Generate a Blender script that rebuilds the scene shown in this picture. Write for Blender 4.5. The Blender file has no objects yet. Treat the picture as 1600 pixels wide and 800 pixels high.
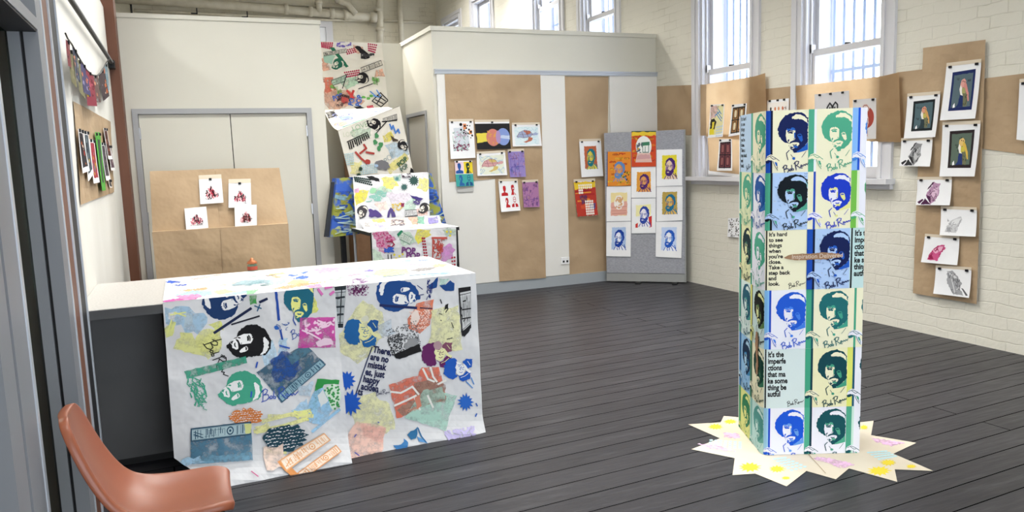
import bpy, math, random
from mathutils import Vector, Matrix, geometry
random.seed(7)
C = bpy.context.scene.collection
SC = bpy.context.scene

# ------------------------------------------------------------------ camera
FPX, PITCH, ROLL, YAW, EYE = 1188.6, .12738, -.03488, .40348, 1.55
def cam_axes():
    cy, sy, cp, sp = math.cos(YAW), math.sin(YAW), math.cos(PITCH), math.sin(PITCH)
    F = Vector((sy*cp, cy*cp, -sp)); R = Vector((cy, -sy, 0)); U = R.cross(F)
    cr, sr = math.cos(ROLL), math.sin(ROLL)
    return R*cr+U*sr, U*cr-R*sr, F
CR, CU, CF = cam_axes()
EYEV = Vector((0, 0, EYE))
cam = bpy.data.cameras.new('camera'); camo = bpy.data.objects.new('camera', cam); C.objects.link(camo)
cam.sensor_width = 36; cam.lens = 36*FPX/1600; cam.clip_start = .02
m = Matrix((CR, CU, -CF)).transposed().to_4x4(); m.translation = EYEV
camo.matrix_world = m
SC.camera = camo

# ------------------------------------------------------------------ world, lamps, exposure
SC.view_settings.view_transform = 'Standard'; SC.view_settings.look = 'None'
SC.view_settings.gamma = 1; SC.view_settings.use_curve_mapping = False
SC.view_settings.exposure = 0.1
SC.cycles.max_bounces = 8; SC.cycles.diffuse_bounces = 5; SC.cycles.transparent_max_bounces = 12
SC.cycles.use_denoising = True
SC.cycles.sample_clamp_indirect = 6
w = bpy.data.worlds.new('overcast_sky'); SC.world = w; w.use_nodes = True
bg = w.node_tree.nodes['Background']; bg.inputs[0].default_value = (.965, .975, 1, 1); bg.inputs[1].default_value = 9.5
LAMPS = [(x, y, z, e) for x, f in ((.7, 1), (3.1, .9)) for y, z, e in ((-1.4, 4.3, 24), (2.0, 4.3, 25), (4.6, 4.3, 36), (6.2, 4.5, 50))] + [(1.2, 10.6, 4.4, 75), (2.2, 9.35, 4.42, 95), (4.6, 12, 4.6, 70), (1.2, 14, 5.25, 75), (4.1, 14, 5.25, 75)]

def srgb(h):
    h = h.lstrip('#'); o = []
    for i in (0, 2, 4):
        c = int(h[i:i+2], 16)/255
        o.append(c/12.92 if c <= .04045 else ((c+.055)/1.055)**2.4)
    return (*o, 1)

# ------------------------------------------------------------------ materials
MATS = {}
def base_mat(name, col, rough=.7, spec=.3, metal=0):
    m = bpy.data.materials.new(name); m.use_nodes = True
    b = m.node_tree.nodes['Principled BSDF']
    b.inputs['Base Color'].default_value = srgb(col); b.inputs['Roughness'].default_value = rough
    b.inputs['Metallic'].default_value = metal; b.inputs['Specular IOR Level'].default_value = spec
    return m
def noise_mat(name, c1, c2, scale, rough=.7, bump=.0, bscale=None, dist=.01, detail=4, stretch=(1, 1, 1), spec=.3, lo=.35, hi=.65, metal=0, translucent=0):
    m = base_mat(name, c1, rough, spec, metal); nt = m.node_tree; N = nt.nodes; L = nt.links; b = N['Principled BSDF']
    tc = N.new('ShaderNodeNewGeometry'); mp = N.new('ShaderNodeMapping'); mp.inputs['Scale'].default_value = stretch
    L.new(tc.outputs['Position'], mp.inputs['Vector'])
    n = N.new('ShaderNodeTexNoise'); n.inputs['Scale'].default_value = scale; n.inputs['Detail'].default_value = detail
    L.new(mp.outputs[0], n.inputs['Vector'])
    r = N.new('ShaderNodeValToRGB'); r.color_ramp.elements[0].position = lo; r.color_ramp.elements[1].position = hi
    r.color_ramp.elements[0].color = srgb(c1); r.color_ramp.elements[1].color = srgb(c2)
    L.new(n.outputs['Fac'], r.inputs['Fac']); L.new(r.outputs['Color'], b.inputs['Base Color'])
    if bump:
        n2 = N.new('ShaderNodeTexNoise'); n2.inputs['Scale'].default_value = bscale or scale*3; n2.inputs['Detail'].default_value = 3
        L.new(mp.outputs[0], n2.inputs['Vector'])
        bp = N.new('ShaderNodeBump'); bp.inputs['Strength'].default_value = bump; bp.inputs['Distance'].default_value = dist
        L.new(n2.outputs['Fac'], bp.inputs['Height']); L.new(bp.outputs['Normal'], b.inputs['Normal'])
    if translucent:
        t = N.new('ShaderNodeBsdfTranslucent'); mx = N.new('ShaderNodeMixShader'); mx.inputs[0].default_value = translucent
        L.new(r.outputs['Color'], t.inputs['Color'])
        L.new(b.outputs[0], mx.inputs[1]); L.new(t.outputs[0], mx.inputs[2])
        L.new(mx.outputs[0], N['Material Output'].inputs['Surface'])
    return m
def ink(h):
    """flat screen-print ink; a leading w gives a thin, patchy wash through which the paper shows"""
    h = h.lower()
    if h in MATS: return MATS[h]
    MATS[h] = m = base_mat('ink_'+h.replace('#', ''), h.lstrip('w'), .8, .2)
    if h[0] == 'w':
        nt = m.node_tree; N = nt.nodes; L = nt.links; g = N.new('ShaderNodeNewGeometry'); n = N.new('ShaderNodeTexNoise'); n.inputs['Scale'].default_value = 22; n.inputs['Detail'].default_value = 6; n.inputs['Roughness'].default_value = .7
        L.new(g.outputs['Position'], n.inputs['Vector']); r = N.new('ShaderNodeMapRange'); r.inputs[1].default_value = .36; r.inputs[2].default_value = .56; r.inputs[3].default_value = .3; r.inputs[4].default_value = .92; L.new(n.outputs['Fac'], r.inputs[0])
        t = N.new('ShaderNodeBsdfTransparent'); mx = N.new('ShaderNodeMixShader'); L.new(r.outputs[0], mx.inputs[0]); L.new(t.outputs[0], mx.inputs[1]); L.new(N['Principled BSDF'].outputs[0], mx.inputs[2]); L.new(mx.outputs[0], N['Material Output'].inputs['Surface'])
    return m
def brick_mat(name, c1, c2, mortar, axis, bw=.235, bh=.092, strength=.3):
    m = base_mat(name, c1, .75, .25); nt = m.node_tree; N = nt.nodes; L = nt.links; b = N['Principled BSDF']
    g = N.new('ShaderNodeNewGeometry'); s = N.new('ShaderNodeSeparateXYZ'); c = N.new('ShaderNodeCombineXYZ')
    L.new(g.outputs['Position'], s.inputs[0]); L.new(s.outputs[axis], c.inputs[0]); L.new(s.outputs['Z'], c.inputs[1])
    wn = N.new('ShaderNodeTexNoise'); wn.inputs['Scale'].default_value = 5; wn.inputs['Detail'].default_value = 3
    L.new(g.outputs['Position'], wn.inputs['Vector'])
    ws = N.new('ShaderNodeVectorMath'); ws.operation = 'SCALE'; ws.inputs['Scale'].default_value = .05
    L.new(wn.outputs['Color'], ws.inputs[0])
    ad = N.new('ShaderNodeVectorMath'); L.new(c.outputs[0], ad.inputs[0]); L.new(ws.outputs[0], ad.inputs[1])
    br = N.new('ShaderNodeTexBrick'); L.new(ad.outputs[0], br.inputs['Vector'])
    br.inputs['Scale'].default_value = 1; br.inputs['Brick Width'].default_value = bw; br.inputs['Row Height'].default_value = bh
    br.inputs['Mortar Size'].default_value = .006; br.inputs['Mortar Smooth'].default_value = 1; br.squash = 1; br.offset = .43
    br.inputs['Color1'].default_value = srgb(c1); br.inputs['Color2'].default_value = srgb(c2); br.inputs['Mortar'].default_value = srgb(mortar)
    # paint fills many joints: fade the mortar colour with a large noise
    fn = N.new('ShaderNodeTexNoise'); fn.inputs['Scale'].default_value = 3.2; fn.inputs['Detail'].default_value = 5
    L.new(g.outputs['Position'], fn.inputs['Vector'])
    fr = N.new('ShaderNodeMapRange'); fr.inputs[1].default_value = .48; fr.inputs[2].default_value = .7
    L.new(fn.outputs['Fac'], fr.inputs[0])
    mx = N.new('ShaderNodeMix'); mx.data_type = 'RGBA'; L.new(fr.outputs[0], mx.inputs['Factor'])
    mx.inputs['A'].default_value = srgb(c1); L.new(br.outputs['Color'], mx.inputs['B']); L.new(mx.outputs['Result'], b.inputs['Base Color'])
    n2 = N.new('ShaderNodeTexNoise'); n2.inputs['Scale'].default_value = 26; n2.inputs['Detail'].default_value = 4
    L.new(g.outputs['Position'], n2.inputs['Vector'])
    mu = N.new('ShaderNodeMath'); mu.operation = 'MULTIPLY_ADD'; mu.inputs[1].default_value = -1.2
    L.new(br.outputs['Fac'], mu.inputs[0]); L.new(n2.outputs['Fac'], mu.inputs[2])
    bp = N.new('ShaderNodeBump'); bp.inputs['Strength'].default_value = strength; bp.inputs['Distance'].default_value = .012
    L.new(mu.outputs[0], bp.inputs['Height']); L.new(bp.outputs['Normal'], b.inputs['Normal'])
    return m
def floor_mat():
    m = base_mat('painted_floorboards', '#4b4a4b', .4, .35); nt = m.node_tree; N = nt.nodes; L = nt.links; b = N['Principled BSDF']
    g = N.new('ShaderNodeNewGeometry'); mp = N.new('ShaderNodeMapping'); mp.vector_type = 'POINT'
    mp.inputs['Rotation'].default_value = (0, 0, math.radians(-2.2)); L.new(g.outputs['Position'], mp.inputs['Vector'])
    br = N.new('ShaderNodeTexBrick'); L.new(mp.outputs[0], br.inputs['Vector']); br.inputs['Scale'].default_value = 1
    br.inputs['Brick Width'].default_value = 6.5; br.inputs['Row Height'].default_value = .152; br.inputs['Mortar Size'].default_value = .0036
    br.inputs['Mortar Smooth'].default_value = .1; br.offset = .37; br.inputs['Bias'].default_value = 0
    br.inputs['Color1'].default_value = srgb('#38373b'); br.inputs['Color2'].default_value = srgb('#302f33'); br.inputs['Mortar'].default_value = srgb('#0c0b0c')
    mp2 = N.new('ShaderNodeMapping'); mp2.inputs['Scale'].default_value = (1.2, 9, 1); L.new(g.outputs['Position'], mp2.inputs['Vector'])
    n = N.new('ShaderNodeTexNoise'); n.inputs['Scale'].default_value = 1.6; n.inputs['Detail'].default_value = 7; n.inputs['Roughness'].default_value = .65
    L.new(mp2.outputs[0], n.inputs['Vector'])
    r = N.new('ShaderNodeMapRange'); r.inputs[1].default_value = .54; r.inputs[2].default_value = .80; r.inputs[4].default_value = .55
    L.new(n.outputs['Fac'], r.inputs[0])
    mx = N.new('ShaderNodeMix'); mx.data_type = 'RGBA'; L.new(r.outputs[0], mx.inputs['Factor'])
    L.new(br.outputs['Color'], mx.inputs['A']); mx.inputs['B'].default_value = srgb('#626164')
    v = N.new('ShaderNodeTexVoronoi'); v.inputs['Scale'].default_value = 2.3; L.new(g.outputs['Position'], v.inputs['Vector'])
    r2 = N.new('ShaderNodeMapRange'); r2.inputs[1].default_value = .02; r2.inputs[2].default_value = .012; L.new(v.outputs['Distance'], r2.inputs[0])
    mx2 = N.new('ShaderNodeMix'); mx2.data_type = 'RGBA'; L.new(r2.outputs[0], mx2.inputs['Factor'])
    L.new(mx.outputs['Result'], mx2.inputs['A']); mx2.inputs['B'].default_value = srgb('#a9a6a2')
    L.new(mx2.outputs['Result'], b.inputs['Base Color'])
    sp = N.new('ShaderNodeMath'); sp.operation = 'MULTIPLY_ADD'; sp.inputs[1].default_value = -.22; sp.inputs[2].default_value = .22; L.new(br.outputs['Fac'], sp.inputs[0]); L.new(sp.outputs[0], b.inputs['Specular IOR Level'])
    n3 = N.new('ShaderNodeTexNoise'); n3.inputs['Scale'].default_value = 4; n3.inputs['Detail'].default_value = 5; L.new(mp2.outputs[0], n3.inputs['Vector'])
    r3 = N.new('ShaderNodeMapRange'); r3.inputs[3].default_value = .26; r3.inputs[4].default_value = .52; L.new(n3.outputs['Fac'], r3.inputs[0]); L.new(r3.outputs[0], b.inputs['Roughness'])
    mu = N.new('ShaderNodeMath'); mu.operation = 'MULTIPLY_ADD'; mu.inputs[1].default_value = -2; L.new(br.outputs['Fac'], mu.inputs[0]); L.new(n3.outputs['Fac'], mu.inputs[2])
    bp = N.new('ShaderNodeBump'); bp.inputs['Strength'].default_value = .35; bp.inputs['Distance'].default_value = .006
    L.new(mu.outputs[0], bp.inputs['Height']); L.new(bp.outputs['Normal'], b.inputs['Normal'])
    return m
def glass_mat(name, tint, gloss=.08):
    m = bpy.data.materials.new(name); m.use_nodes = True; nt = m.node_tree; N = nt.nodes; L = nt.links; N.remove(N['Principled BSDF'])
    t = N.new('ShaderNodeBsdfTransparent'); t.inputs[0].default_value = srgb(tint); gl = N.new('ShaderNodeBsdfGlossy'); gl.inputs['Roughness'].default_value = .02
    mx = N.new('ShaderNodeMixShader'); mx.inputs[0].default_value = gloss
    L.new(t.outputs[0], mx.inputs[1]); L.new(gl.outputs[0], mx.inputs[2]); L.new(mx.outputs[0], N['Material Output'].inputs['Surface'])
    return m
def lamp_mat():
    m = base_mat('lamp_tube', '#ffffff'); b = m.node_tree.nodes['Principled BSDF']
    b.inputs['Emission Color'].default_value = (1, .97, .9, 1); b.inputs['Emission Strength'].default_value = 6
    return m

M = dict(
    floor=floor_mat(),
    brick_y=brick_mat('painted_brick', '#dad6c9', '#d6d2c4', '#bdb7a6', 'Y'),
    brick_x=brick_mat('painted_brick_far', '#cfc8b4', '#c5bda8', '#8a8069', 'X'),
    wallpaint=noise_mat('cream_wall_paint', '#cecbbf', '#d2cfc3', 1.2, .6, .05, 60, .002),
    whiteboard=noise_mat('white_panel_paint', '#dddbd5', '#e0deda', 2, .5),
    whitewall=noise_mat('white_wall_paint', '#e6e5df', '#dcdad3', 1.5, .55, stretch=(1, 1, .4)),
    ceiling=base_mat('ceiling_paint', '#d8d4c8', .8),
    kraft=noise_mat('kraft_paper', '#a38a6c', '#b39a7b', 2.2, .6, .6, 5, .03, 3, spec=.35),
    kraftwin=noise_mat('kraft_paper_thin', '#ae8f6a', '#bfa27d', 2.2, .62, .35, 7, .01, 4, translucent=.47),
    whitewin=noise_mat('thin_white_paper', '#e6e4e0', '#eeecea', 3, .7, .2, 9, .006, translucent=.4),
    paper=noise_mat('white_paper', '#e4e4e6', '#ebebec', 5, .75, .15, 14, .004),
    sheet=noise_mat('white_paper_sheet', '#c9c9cc', '#d1d1d4', 4, .6, .6, 4.5, .05),
    runner=noise_mat('off_white_paper_roll', '#dcd6ca', '#e4dfd5', 4, .65, .4, 8, .012),
    starpaper=noise_mat('pale_kraft', '#d6cab6', '#dbd1bf', 4, .7, .15, 14, .004),
    alu=noise_mat('grey_aluminium', '#7e8085', '#77797f', 3, .45, spec=.5, stretch=(1, 1, .1)),
    alulight=base_mat('pale_aluminium', '#b9bec6', .35, .5, .3),
    black=base_mat('black_plastic', '#161617', .5),
    darkgrey=noise_mat('charcoal_laminate', '#464647', '#4d4d4e', 3, .5),
    timber=noise_mat('brown_painted_timber', '#64402f', '#714b3a', 5, .5, .2, 10, .004, stretch=(1, 1, .1)),
    felt=noise_mat('grey_felt', '#8e8f95', '#a0a1a8', 40, .95, .5, 120, .004, 6, stretch=(1, 1, 2.5)),
    greystrip=base_mat('grey_metal_strip', '#9b9c9a', .4, .4, .2),
    greyskirt=base_mat('grey_skirting', '#9aa0a5', .5),
    greyframe=base_mat('grey_door_frame', '#a3a4a6', .5),
    joinery=base_mat('window_joinery_paint', '#cfced1', .45, .4),
    stone=noise_mat('speckled_benchtop', '#bcb9b5', '#aca9a4', 90, .4, detail=6),
    chair=noise_mat('salmon_fibreglass', '#854a33', '#8d5139', 3, .34, .1, 80, .0006, spec=.35),
    steel=base_mat('steel', '#9a9a9c', .3, .5, .9),
    pipe=noise_mat('painted_pipe', '#cfc8b6', '#c2baa6', 6, .5),
    glass=glass_mat('window_glass', '#f4f8fb'), doorglass=glass_mat('tinted_door_glass', '#c9d8d4', .07),
    bar=base_mat('pale_security_bar', '#bccbe8', .6), sill=base_mat('outer_reveal', '#c9c9d0', .7),
    tape=base_mat('masking_tape', '#d3c6b2', .6), pin=base_mat('black_pin', '#141318', .4),
    lamp=lamp_mat(), clothb=noise_mat('blue_yellow_painted_cloth', '#3a5fb5', '#8f9440', 9, .8, .3, 20, .01, 3, lo=.44, hi=.56),
    charcoal=base_mat('charcoal_coat_and_shade', '#29292b', .55),
    darkpanel=base_mat('dark_display_board', '#2b2f36', .7), tornbrown=noise_mat('brown_cardboard', '#8d6b50', '#9b785b', 12, .8),
)

# ------------------------------------------------------------------ mesh builder
class MB:
    def __init__(s): s.v = []; s.f = []; s.fm = []; s.ms = []; s.smooth = False
    def mi(s, m):
        if m not in s.ms: s.ms.append(m)
        return s.ms.index(m)
    def face(s, pts, m):
        i = len(s.v); s.v += [tuple(p) for p in pts]; s.f.append(tuple(range(i, i+len(pts)))); s.fm.append(s.mi(m))
    def box(s, x0, x1, y0, y1, z0, z1, m, bev=0):
        P = [(x, y, z) for x in (x0, x1) for y in (y0, y1) for z in (z0, z1)]
        i = len(s.v); s.v += P; k = s.mi(m)
        for q in ((0, 1, 3, 2), (4, 6, 7, 5), (0, 4, 5, 1), (2, 3, 7, 6), (0, 2, 6, 4), (1, 5, 7, 3)):
            s.f.append(tuple(i+j for j in q)); s.fm.append(k)
        return s
    def hexa(s, b, t, m):      # bottom 4, top 4 corners in the same order
        i = len(s.v); s.v += [tuple(p) for p in b]+[tuple(p) for p in t]; k = s.mi(m)
        for q in ((3, 2, 1, 0), (4, 5, 6, 7), (0, 1, 5, 4), (1, 2, 6, 5), (2, 3, 7, 6), (3, 0, 4, 7)):
            s.f.append(tuple(i+j for j in q)); s.fm.append(k)
        return s
    def tube(s, pts, r, m, n=10, caps=True):
        pts = [Vector(p) for p in pts]; rings = []; k = s.mi(m)
        for j, p in enumerate(pts):
            d = (pts[min(j+1, len(pts)-1)]-pts[max(j-1, 0)]).normalized()
            a = d.cross(Vector((0, 0, 1)) if abs(d.z) < .9 else Vector((1, 0, 0))).normalized(); b = d.cross(a)
            rr = r[j] if isinstance(r, (list, tuple)) else r
            rings.append(len(s.v)); s.v += [tuple(p+a*math.cos(t)*rr+b*math.sin(t)*rr) for t in [2*math.pi*q/n for q in range(n)]]
        for a, b in zip(rings, rings[1:]):
            for q in range(n): s.f.append((a+q, a+(q+1) % n, b+(q+1) % n, b+q)); s.fm.append(k)
        if caps:
            s.f.append(tuple(rings[0]+q for q in range(n))[::-1]); s.fm.append(k); s.f.append(tuple(rings[-1]+q for q in range(n))); s.fm.append(k)
        return s
    def lathe(s, c, prof, m, n=20):
        k = s.mi(m); rings = []
        for r, z in prof:
            rings.append(len(s.v)); s.v += [(c[0]+r*math.cos(2*math.pi*q/n), c[1]+r*math.sin(2*math.pi*q/n), c[2]+z) for q in range(n)]
        for a, b in zip(rings, rings[1:]):
            for q in range(n): s.f.append((a+q, a+(q+1) % n, b+(q+1) % n, b+q)); s.fm.append(k)
        return s
    def build(s, name, parent=None, smooth=False, bevel=0, label=None):
        me = bpy.data.meshes.new(name)
        xs, ys, zs = zip(*s.v)
        o = Vector(((min(xs)+max(xs))/2, (min(ys)+max(ys))/2, min(zs)))
        me.from_pydata([(x-o.x, y-o.y, z-o.z) for x, y, z in s.v], [], s.f)
        for m_ in s.ms: me.materials.append(m_)
        me.polygons.foreach_set('material_index', s.fm)
        if smooth: me.polygons.foreach_set('use_smooth', [True]*len(s.f))
        me.update()
        ob = bpy.data.objects.new(name, me); C.objects.link(ob)
        if parent is not None:
            ob.parent = parent; ob.location = o-world_loc(parent)
        else: ob.location = o
        if bevel:
            b = ob.modifiers.new('bevel', 'BEVEL'); b.width = bevel; b.segments = 2; b.limit_method = 'ANGLE'
        if label: ob['label'] = label
        return ob
def world_loc(o):
    v = Vector(o.location)
    while o.parent: o = o.parent; v += Vector(o.location)
    return v
def tag(o, label, cat, group=None, kind=None):
    o['label'] = label; o['category'] = cat
    if group: o['group'] = group
    if kind: o['kind'] = kind
    return o
def thing(name, label, cat, loc, group=None):
    o = bpy.data.objects.new(name, None); C.objects.link(o); o.location = loc; o.empty_display_size = .1
    return tag(o, label, cat, group)
def struct(name, mb, label=None, parent=None, **k):
    o = mb.build(name, parent, **k)
    if parent is None:
        o['kind'] = 'structure'
        if label: o['label'] = label; o['category'] = name.split('_')[0]
    return o
def box(name, dims, m, parent=None, bevel=0, **k):
    return MB().box(*dims, m).build(name, parent, bevel=bevel, **k)
def sbox(name, dims, m, label=None, **k): return struct(name, MB().box(*dims, m), label, **k)

# ------------------------------------------------------------------ measuring helpers (photo measurements put onto the real planes of the room)
def ray(px, py): return CR*((px-800)/FPX) - CU*((py-400)/FPX) + CF
def proj(p):
    d = Vector(p)-EYEV; z = d.dot(CF); return (800+FPX*d.dot(CR)/z, 400-FPX*d.dot(CU)/z)
class Pl:
    def __init__(s, o, n, disp=None): s.o = Vector(o); s.n = Vector(n).normalized(); s.disp = disp; 
    def at(s, px, py):
        d = ray(px, py); t = (s.o-EYEV).dot(s.n)/d.dot(s.n); return EYEV+d*t
    def P(s, px, py, h=0):
        X = s.at(px, py)
        if s.disp: h += s.disp(X)
        return X+s.n*h
PY = lambda y: Pl((0, y, 0), (0, -1, 0))
PX = lambda x: Pl((x, 0, 0), (-1 if x > 0 else 1, 0, 0))
PZ = lambda z: Pl((0, 0, z), (0, 0, 1))

# ------------------------------------------------------------------ printed art: flat ink shapes as thin layers of mesh on their sheet
_txt = {}
def text_tris(st, bold):
    k = (st, bold)
    if k not in _txt:
        cu = bpy.data.curves.new('t', 'FONT'); cu.body = st; cu.size = 1; cu.offset = bold; cu.resolution_u = 3
        o = bpy.data.objects.new('t', cu); C.objects.link(o)
        dg = bpy.context.evaluated_depsgraph_get(); me = o.evaluated_get(dg).to_mesh(); me.calc_loop_triangles()
        _txt[k] = [[(me.vertices[i].co.x, -me.vertices[i].co.y) for i in t.vertices] for t in me.loop_triangles]
        bpy.data.objects.remove(o); bpy.data.curves.remove(cu)
    return _txt[k]
def rag(pts, amp, step):
    out = []
    for a, b in zip(pts, pts[1:]+pts[:1]):
        L = math.hypot(b[0]-a[0], b[1]-a[1]); n = max(1, int(L/step))
        for i in range(n):
            t = i/n; j = amp if n > 1 or i else amp*.5
            out.append((a[0]+(b[0]-a[0])*t+random.uniform(-j, j), a[1]+(b[1]-a[1])*t+random.uniform(-j, j)))
    return out
class Art:
    def __init__(s, tf=None): s.t = []; s.L = 0; s.tf = tf; s.st = []
    def push(s, cx=0, cy=0, sx=1, rot=0, sy=None, ox=0, oy=0):
        sy = sx if sy is None else sy; c, q = math.cos(math.radians(rot)), math.sin(math.radians(rot)); old = s.tf
        def f(p):
            x, y = (p[0]-ox)*sx, (p[1]-oy)*sy; r = (cx+x*c-y*q, cy+x*q+y*c)
            return old(r) if old else r
        s.st.append(old); s.tf = f
    def pop(s): s.tf = s.st.pop()
    def tri(s, tris, col, newlayer=True):
        if newlayer: s.L += 1
        m = ink(col) if isinstance(col, str) else col
        f = s.tf or (lambda p: p)
        for t in tris: s.t.append(([f(p) for p in t], m, s.L))
    def poly(s, pts, col, r=0, step=None):
        if r: pts = rag(pts, r, step or r*3)
        V = [Vector((p[0], p[1], 0)) for p in pts]
        s.tri([[pts[i] for i in t] for t in geometry.tessellate_polygon([V])], col)
    def line(s, pts, w, col, newlayer=True):
        if newlayer: s.L += 1
        for a, b in zip(pts, pts[1:]):
            dx, dy = b[0]-a[0], b[1]-a[1]; L = math.hypot(dx, dy) or 1; ex, ey = dx/L*w*.3, dy/L*w*.3; nx, ny = -dy/L*w/2, dx/L*w/2
            q = [(a[0]+nx-ex, a[1]+ny-ey), (b[0]+nx+ex, b[1]+ny+ey), (b[0]-nx+ex, b[1]-ny+ey), (a[0]-nx-ex, a[1]-ny-ey)]
            s.L += .05; s.tri([[q[0], q[1], q[2]], [q[0], q[2], q[3]]], col, False)
    def lines(s, ls, w, col):
        s.L += 1
        for l in ls: s.line(l, w, col, False)
    def ell(s, x, y, rx, ry, col, n=18, rot=0, jit=0):
        c, q = math.cos(math.radians(rot)), math.sin(math.radians(rot)); P = []
        for i in range(n):
            a = 2*math.pi*i/n; k = 1+random.uniform(-jit, jit); u, v = rx*math.cos(a)*k, ry*math.sin(a)*k
            P.append((x+u*c-v*q, y+u*q+v*c))
        s.tri([[(x, y), P[i], P[(i+1) % n]] for i in range(n)], col)
    def dots(s, pts, r, col, ry=None, n=8):
        s.L += 1
        for x, y in pts:
            P = [(x+r*math.cos(2*math.pi*i/n), y+(ry or r)*math.sin(2*math.pi*i/n)) for i in range(n)]
            s.L += .05; s.tri([[P[0], P[i], P[i+1]] for i in range(1, n-1)], col, False)
    def star(s, x, y, r1, r2, n, col, rot=0, sy=1):
        P = []
        for i in range(2*n):
            a = math.pi*i/n+math.radians(rot); r = (r1*random.uniform(.88, 1.1) if i % 2 == 0 else r2)
            P.append((x+r*math.cos(a), y+r*math.sin(a)*sy))
        s.tri([[(x, y), P[i], P[(i+1) % (2*n)]] for i in range(2*n)], col)
    def text(s, st, x, y, size, col, rot=0, bold=.02, sx=1):
        s.push(x, y, size*sx, rot, size); s.tri(text_tris(st, bold), col); s.pop()
def clip_convex(p, poly):
    A = sum(poly[i][0]*poly[(i+1) % len(poly)][1]-poly[(i+1) % len(poly)][0]*poly[i][1] for i in range(len(poly)))
    sg = 1 if A > 0 else -1
    for i in range(len(poly)):
        a, b = poly[i], poly[(i+1) % len(poly)]; ex, ey = b[0]-a[0], b[1]-a[1]
        D = [sg*(ex*(q[1]-a[1])-ey*(q[0]-a[0])) for q in p]
        if min(D) >= -1e-9: continue
        out = []
        for j in range(len(p)):
            k = (j+1) % len(p)
            if D[j] >= 0: out.append(p[j])
            if (D[j] > 0 > D[k]) or (D[j] < 0 < D[k]):
                t = D[j]/(D[j]-D[k]); out.append((p[j][0]+(p[k][0]-p[j][0])*t, p[j][1]+(p[k][1]-p[j][1])*t))
        p = out
        if len(p) < 3: return []
    return p
def cells(p, cell):
    xs = [q[0] for q in p]; ys = [q[1] for q in p]
    for i in range(math.floor(min(xs)/cell), math.floor(max(xs)/cell)+1):
        for j in range(math.floor(min(ys)/cell), math.floor(max(ys)/cell)+1):
            A, B, D, E = (i*cell, j*cell), ((i+1)*cell, j*cell), ((i+1)*cell, (j+1)*cell), (i*cell, (j+1)*cell)
            for T in ((A, B, D), (A, D, E)):
                r = clip_convex(p, T)
                if len(r) > 2: yield r, T
def emit(mb, art, P, clip, h0=0, dh=.00012, cell=None, base=None, h1=.0006):
    memo = {}
    def C3(x, y):
        k = (round(x, 6), round(y, 6))
        if k not in memo: memo[k] = (P(x, y, 0), P(x, y, .001))
        return memo[k]
    def put(p, m, h):
        if cell:
            L = []
            for q, T in cells(p, cell):
                c = [C3(*t) for t in T]; (x1, y1), (x2, y2), (x3, y3) = T; D = (y2-y3)*(x1-x3)+(x3-x2)*(y1-y3)
                c = [a.lerp(b, h/.001) for a, b in c]; pts = []
                for x, y in q:
                    a = ((y2-y3)*(x-x3)+(x3-x2)*(y-y3))/D; b = ((y3-y1)*(x-x3)+(x1-x3)*(y-y3))/D; pts.append(c[0]*a+c[1]*b+c[2]*(1-a-b))
                L.append(pts)
        else: L = [[P(x, y, h) for x, y in p]]
        for pts in L:
            n = sum(((pts[i]-pts[0]).cross(pts[i+1]-pts[0]) for i in range(1, len(pts)-1)), Vector())
            if n.length < 1e-10: continue
            if n.dot(EYEV-pts[0]) < 0: pts.reverse()
            mb.face(pts, m)
    if base is not None: put(clip, base, h0)
    if art:
        for t, m_, L in art.t:
            p = clip_convex(t, clip)
            if len(p) > 2: put(p, m_, h0+h1+dh*L)
def bil(c):
    (a, b, d, e) = c      # TL TR BR BL
    return lambda p: (a[0]*(1-p[0])*(1-p[1])+b[0]*p[0]*(1-p[1])+d[0]*p[0]*p[1]+e[0]*(1-p[0])*p[1],
                      a[1]*(1-p[0])*(1-p[1])+b[1]*p[0]*(1-p[1])+d[1]*p[0]*p[1]+e[1]*(1-p[0])*p[1])
NPR = [0]
def sheet(name, label, cat, plane, c, fn=None, group=None, base=None, pins=(.12, .88), tape=True, curl=.012, h=.004, parent=None, tapeup=.12, cell=None):
    """a sheet of paper hung on a plane; fn draws in unit coordinates (0..1 across, 0..1 down)"""
    f = bil(c); NPR[0] += 1; h += (NPR[0] % 5)*.0006
    wd = (plane.at(*c[1])-plane.at(*c[0])).length; ht = (plane.at(*c[3])-plane.at(*c[0])).length
    def P(u, v, hh=0):
        x, y = f((u, v)); return plane.P(x, y, h+hh+curl*v*v+curl*.25*math.sin(u*4+NPR[0])*v)
    a = Art(); a.asp = ht/wd
    if fn: fn(a)
    mb = MB(); emit(mb, a, P, [(0, 0), (1, 0), (1, 1), (0, 1)], base=base or M['paper'], cell=cell or .125, h1=.0005, dh=.00006)
    o = mb.build(name, parent)
    if parent is None: tag(o, label, cat, group)
    if tape:
        q = MB(); k = tapeup*.16/ht if ht else .1
        emit(q, None, lambda u, v, hh: P(u, v, hh), [(.0, -k), (1.0, -k), (1.0, .02), (.0, .02)], h0=.0013, base=M['tape']); q.build('tape', o)
    for u in pins:
        cpt = P(u, .035, .004); q = MB(); U = (P(u+.03, .035, .004)-cpt).normalized()*.011; V = Vector((0, 0, .009))
        n = plane.n*.006
        q.hexa([cpt-U-V-n, cpt+U-V-n, cpt+U-V+n, cpt-U-V+n], [cpt-U+V-n, cpt+U+V-n, cpt+U+V+n, cpt-U+V+n], M['pin']); q.build('pin', o)
    return o
PORTALS = True

# ================================================================== THE SETTING
XR, YB, YF, XL, ZC = 5.52, 8.16, 16.8, -.515, 5.4
f = sbox('floor', (-4, XR+.6, -3.2, YF, -.1, 0), M['floor'])
sbox('ceiling', (-4, XR+.6, -3.2, YF, ZC, ZC+.1), M['ceiling'])
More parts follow.
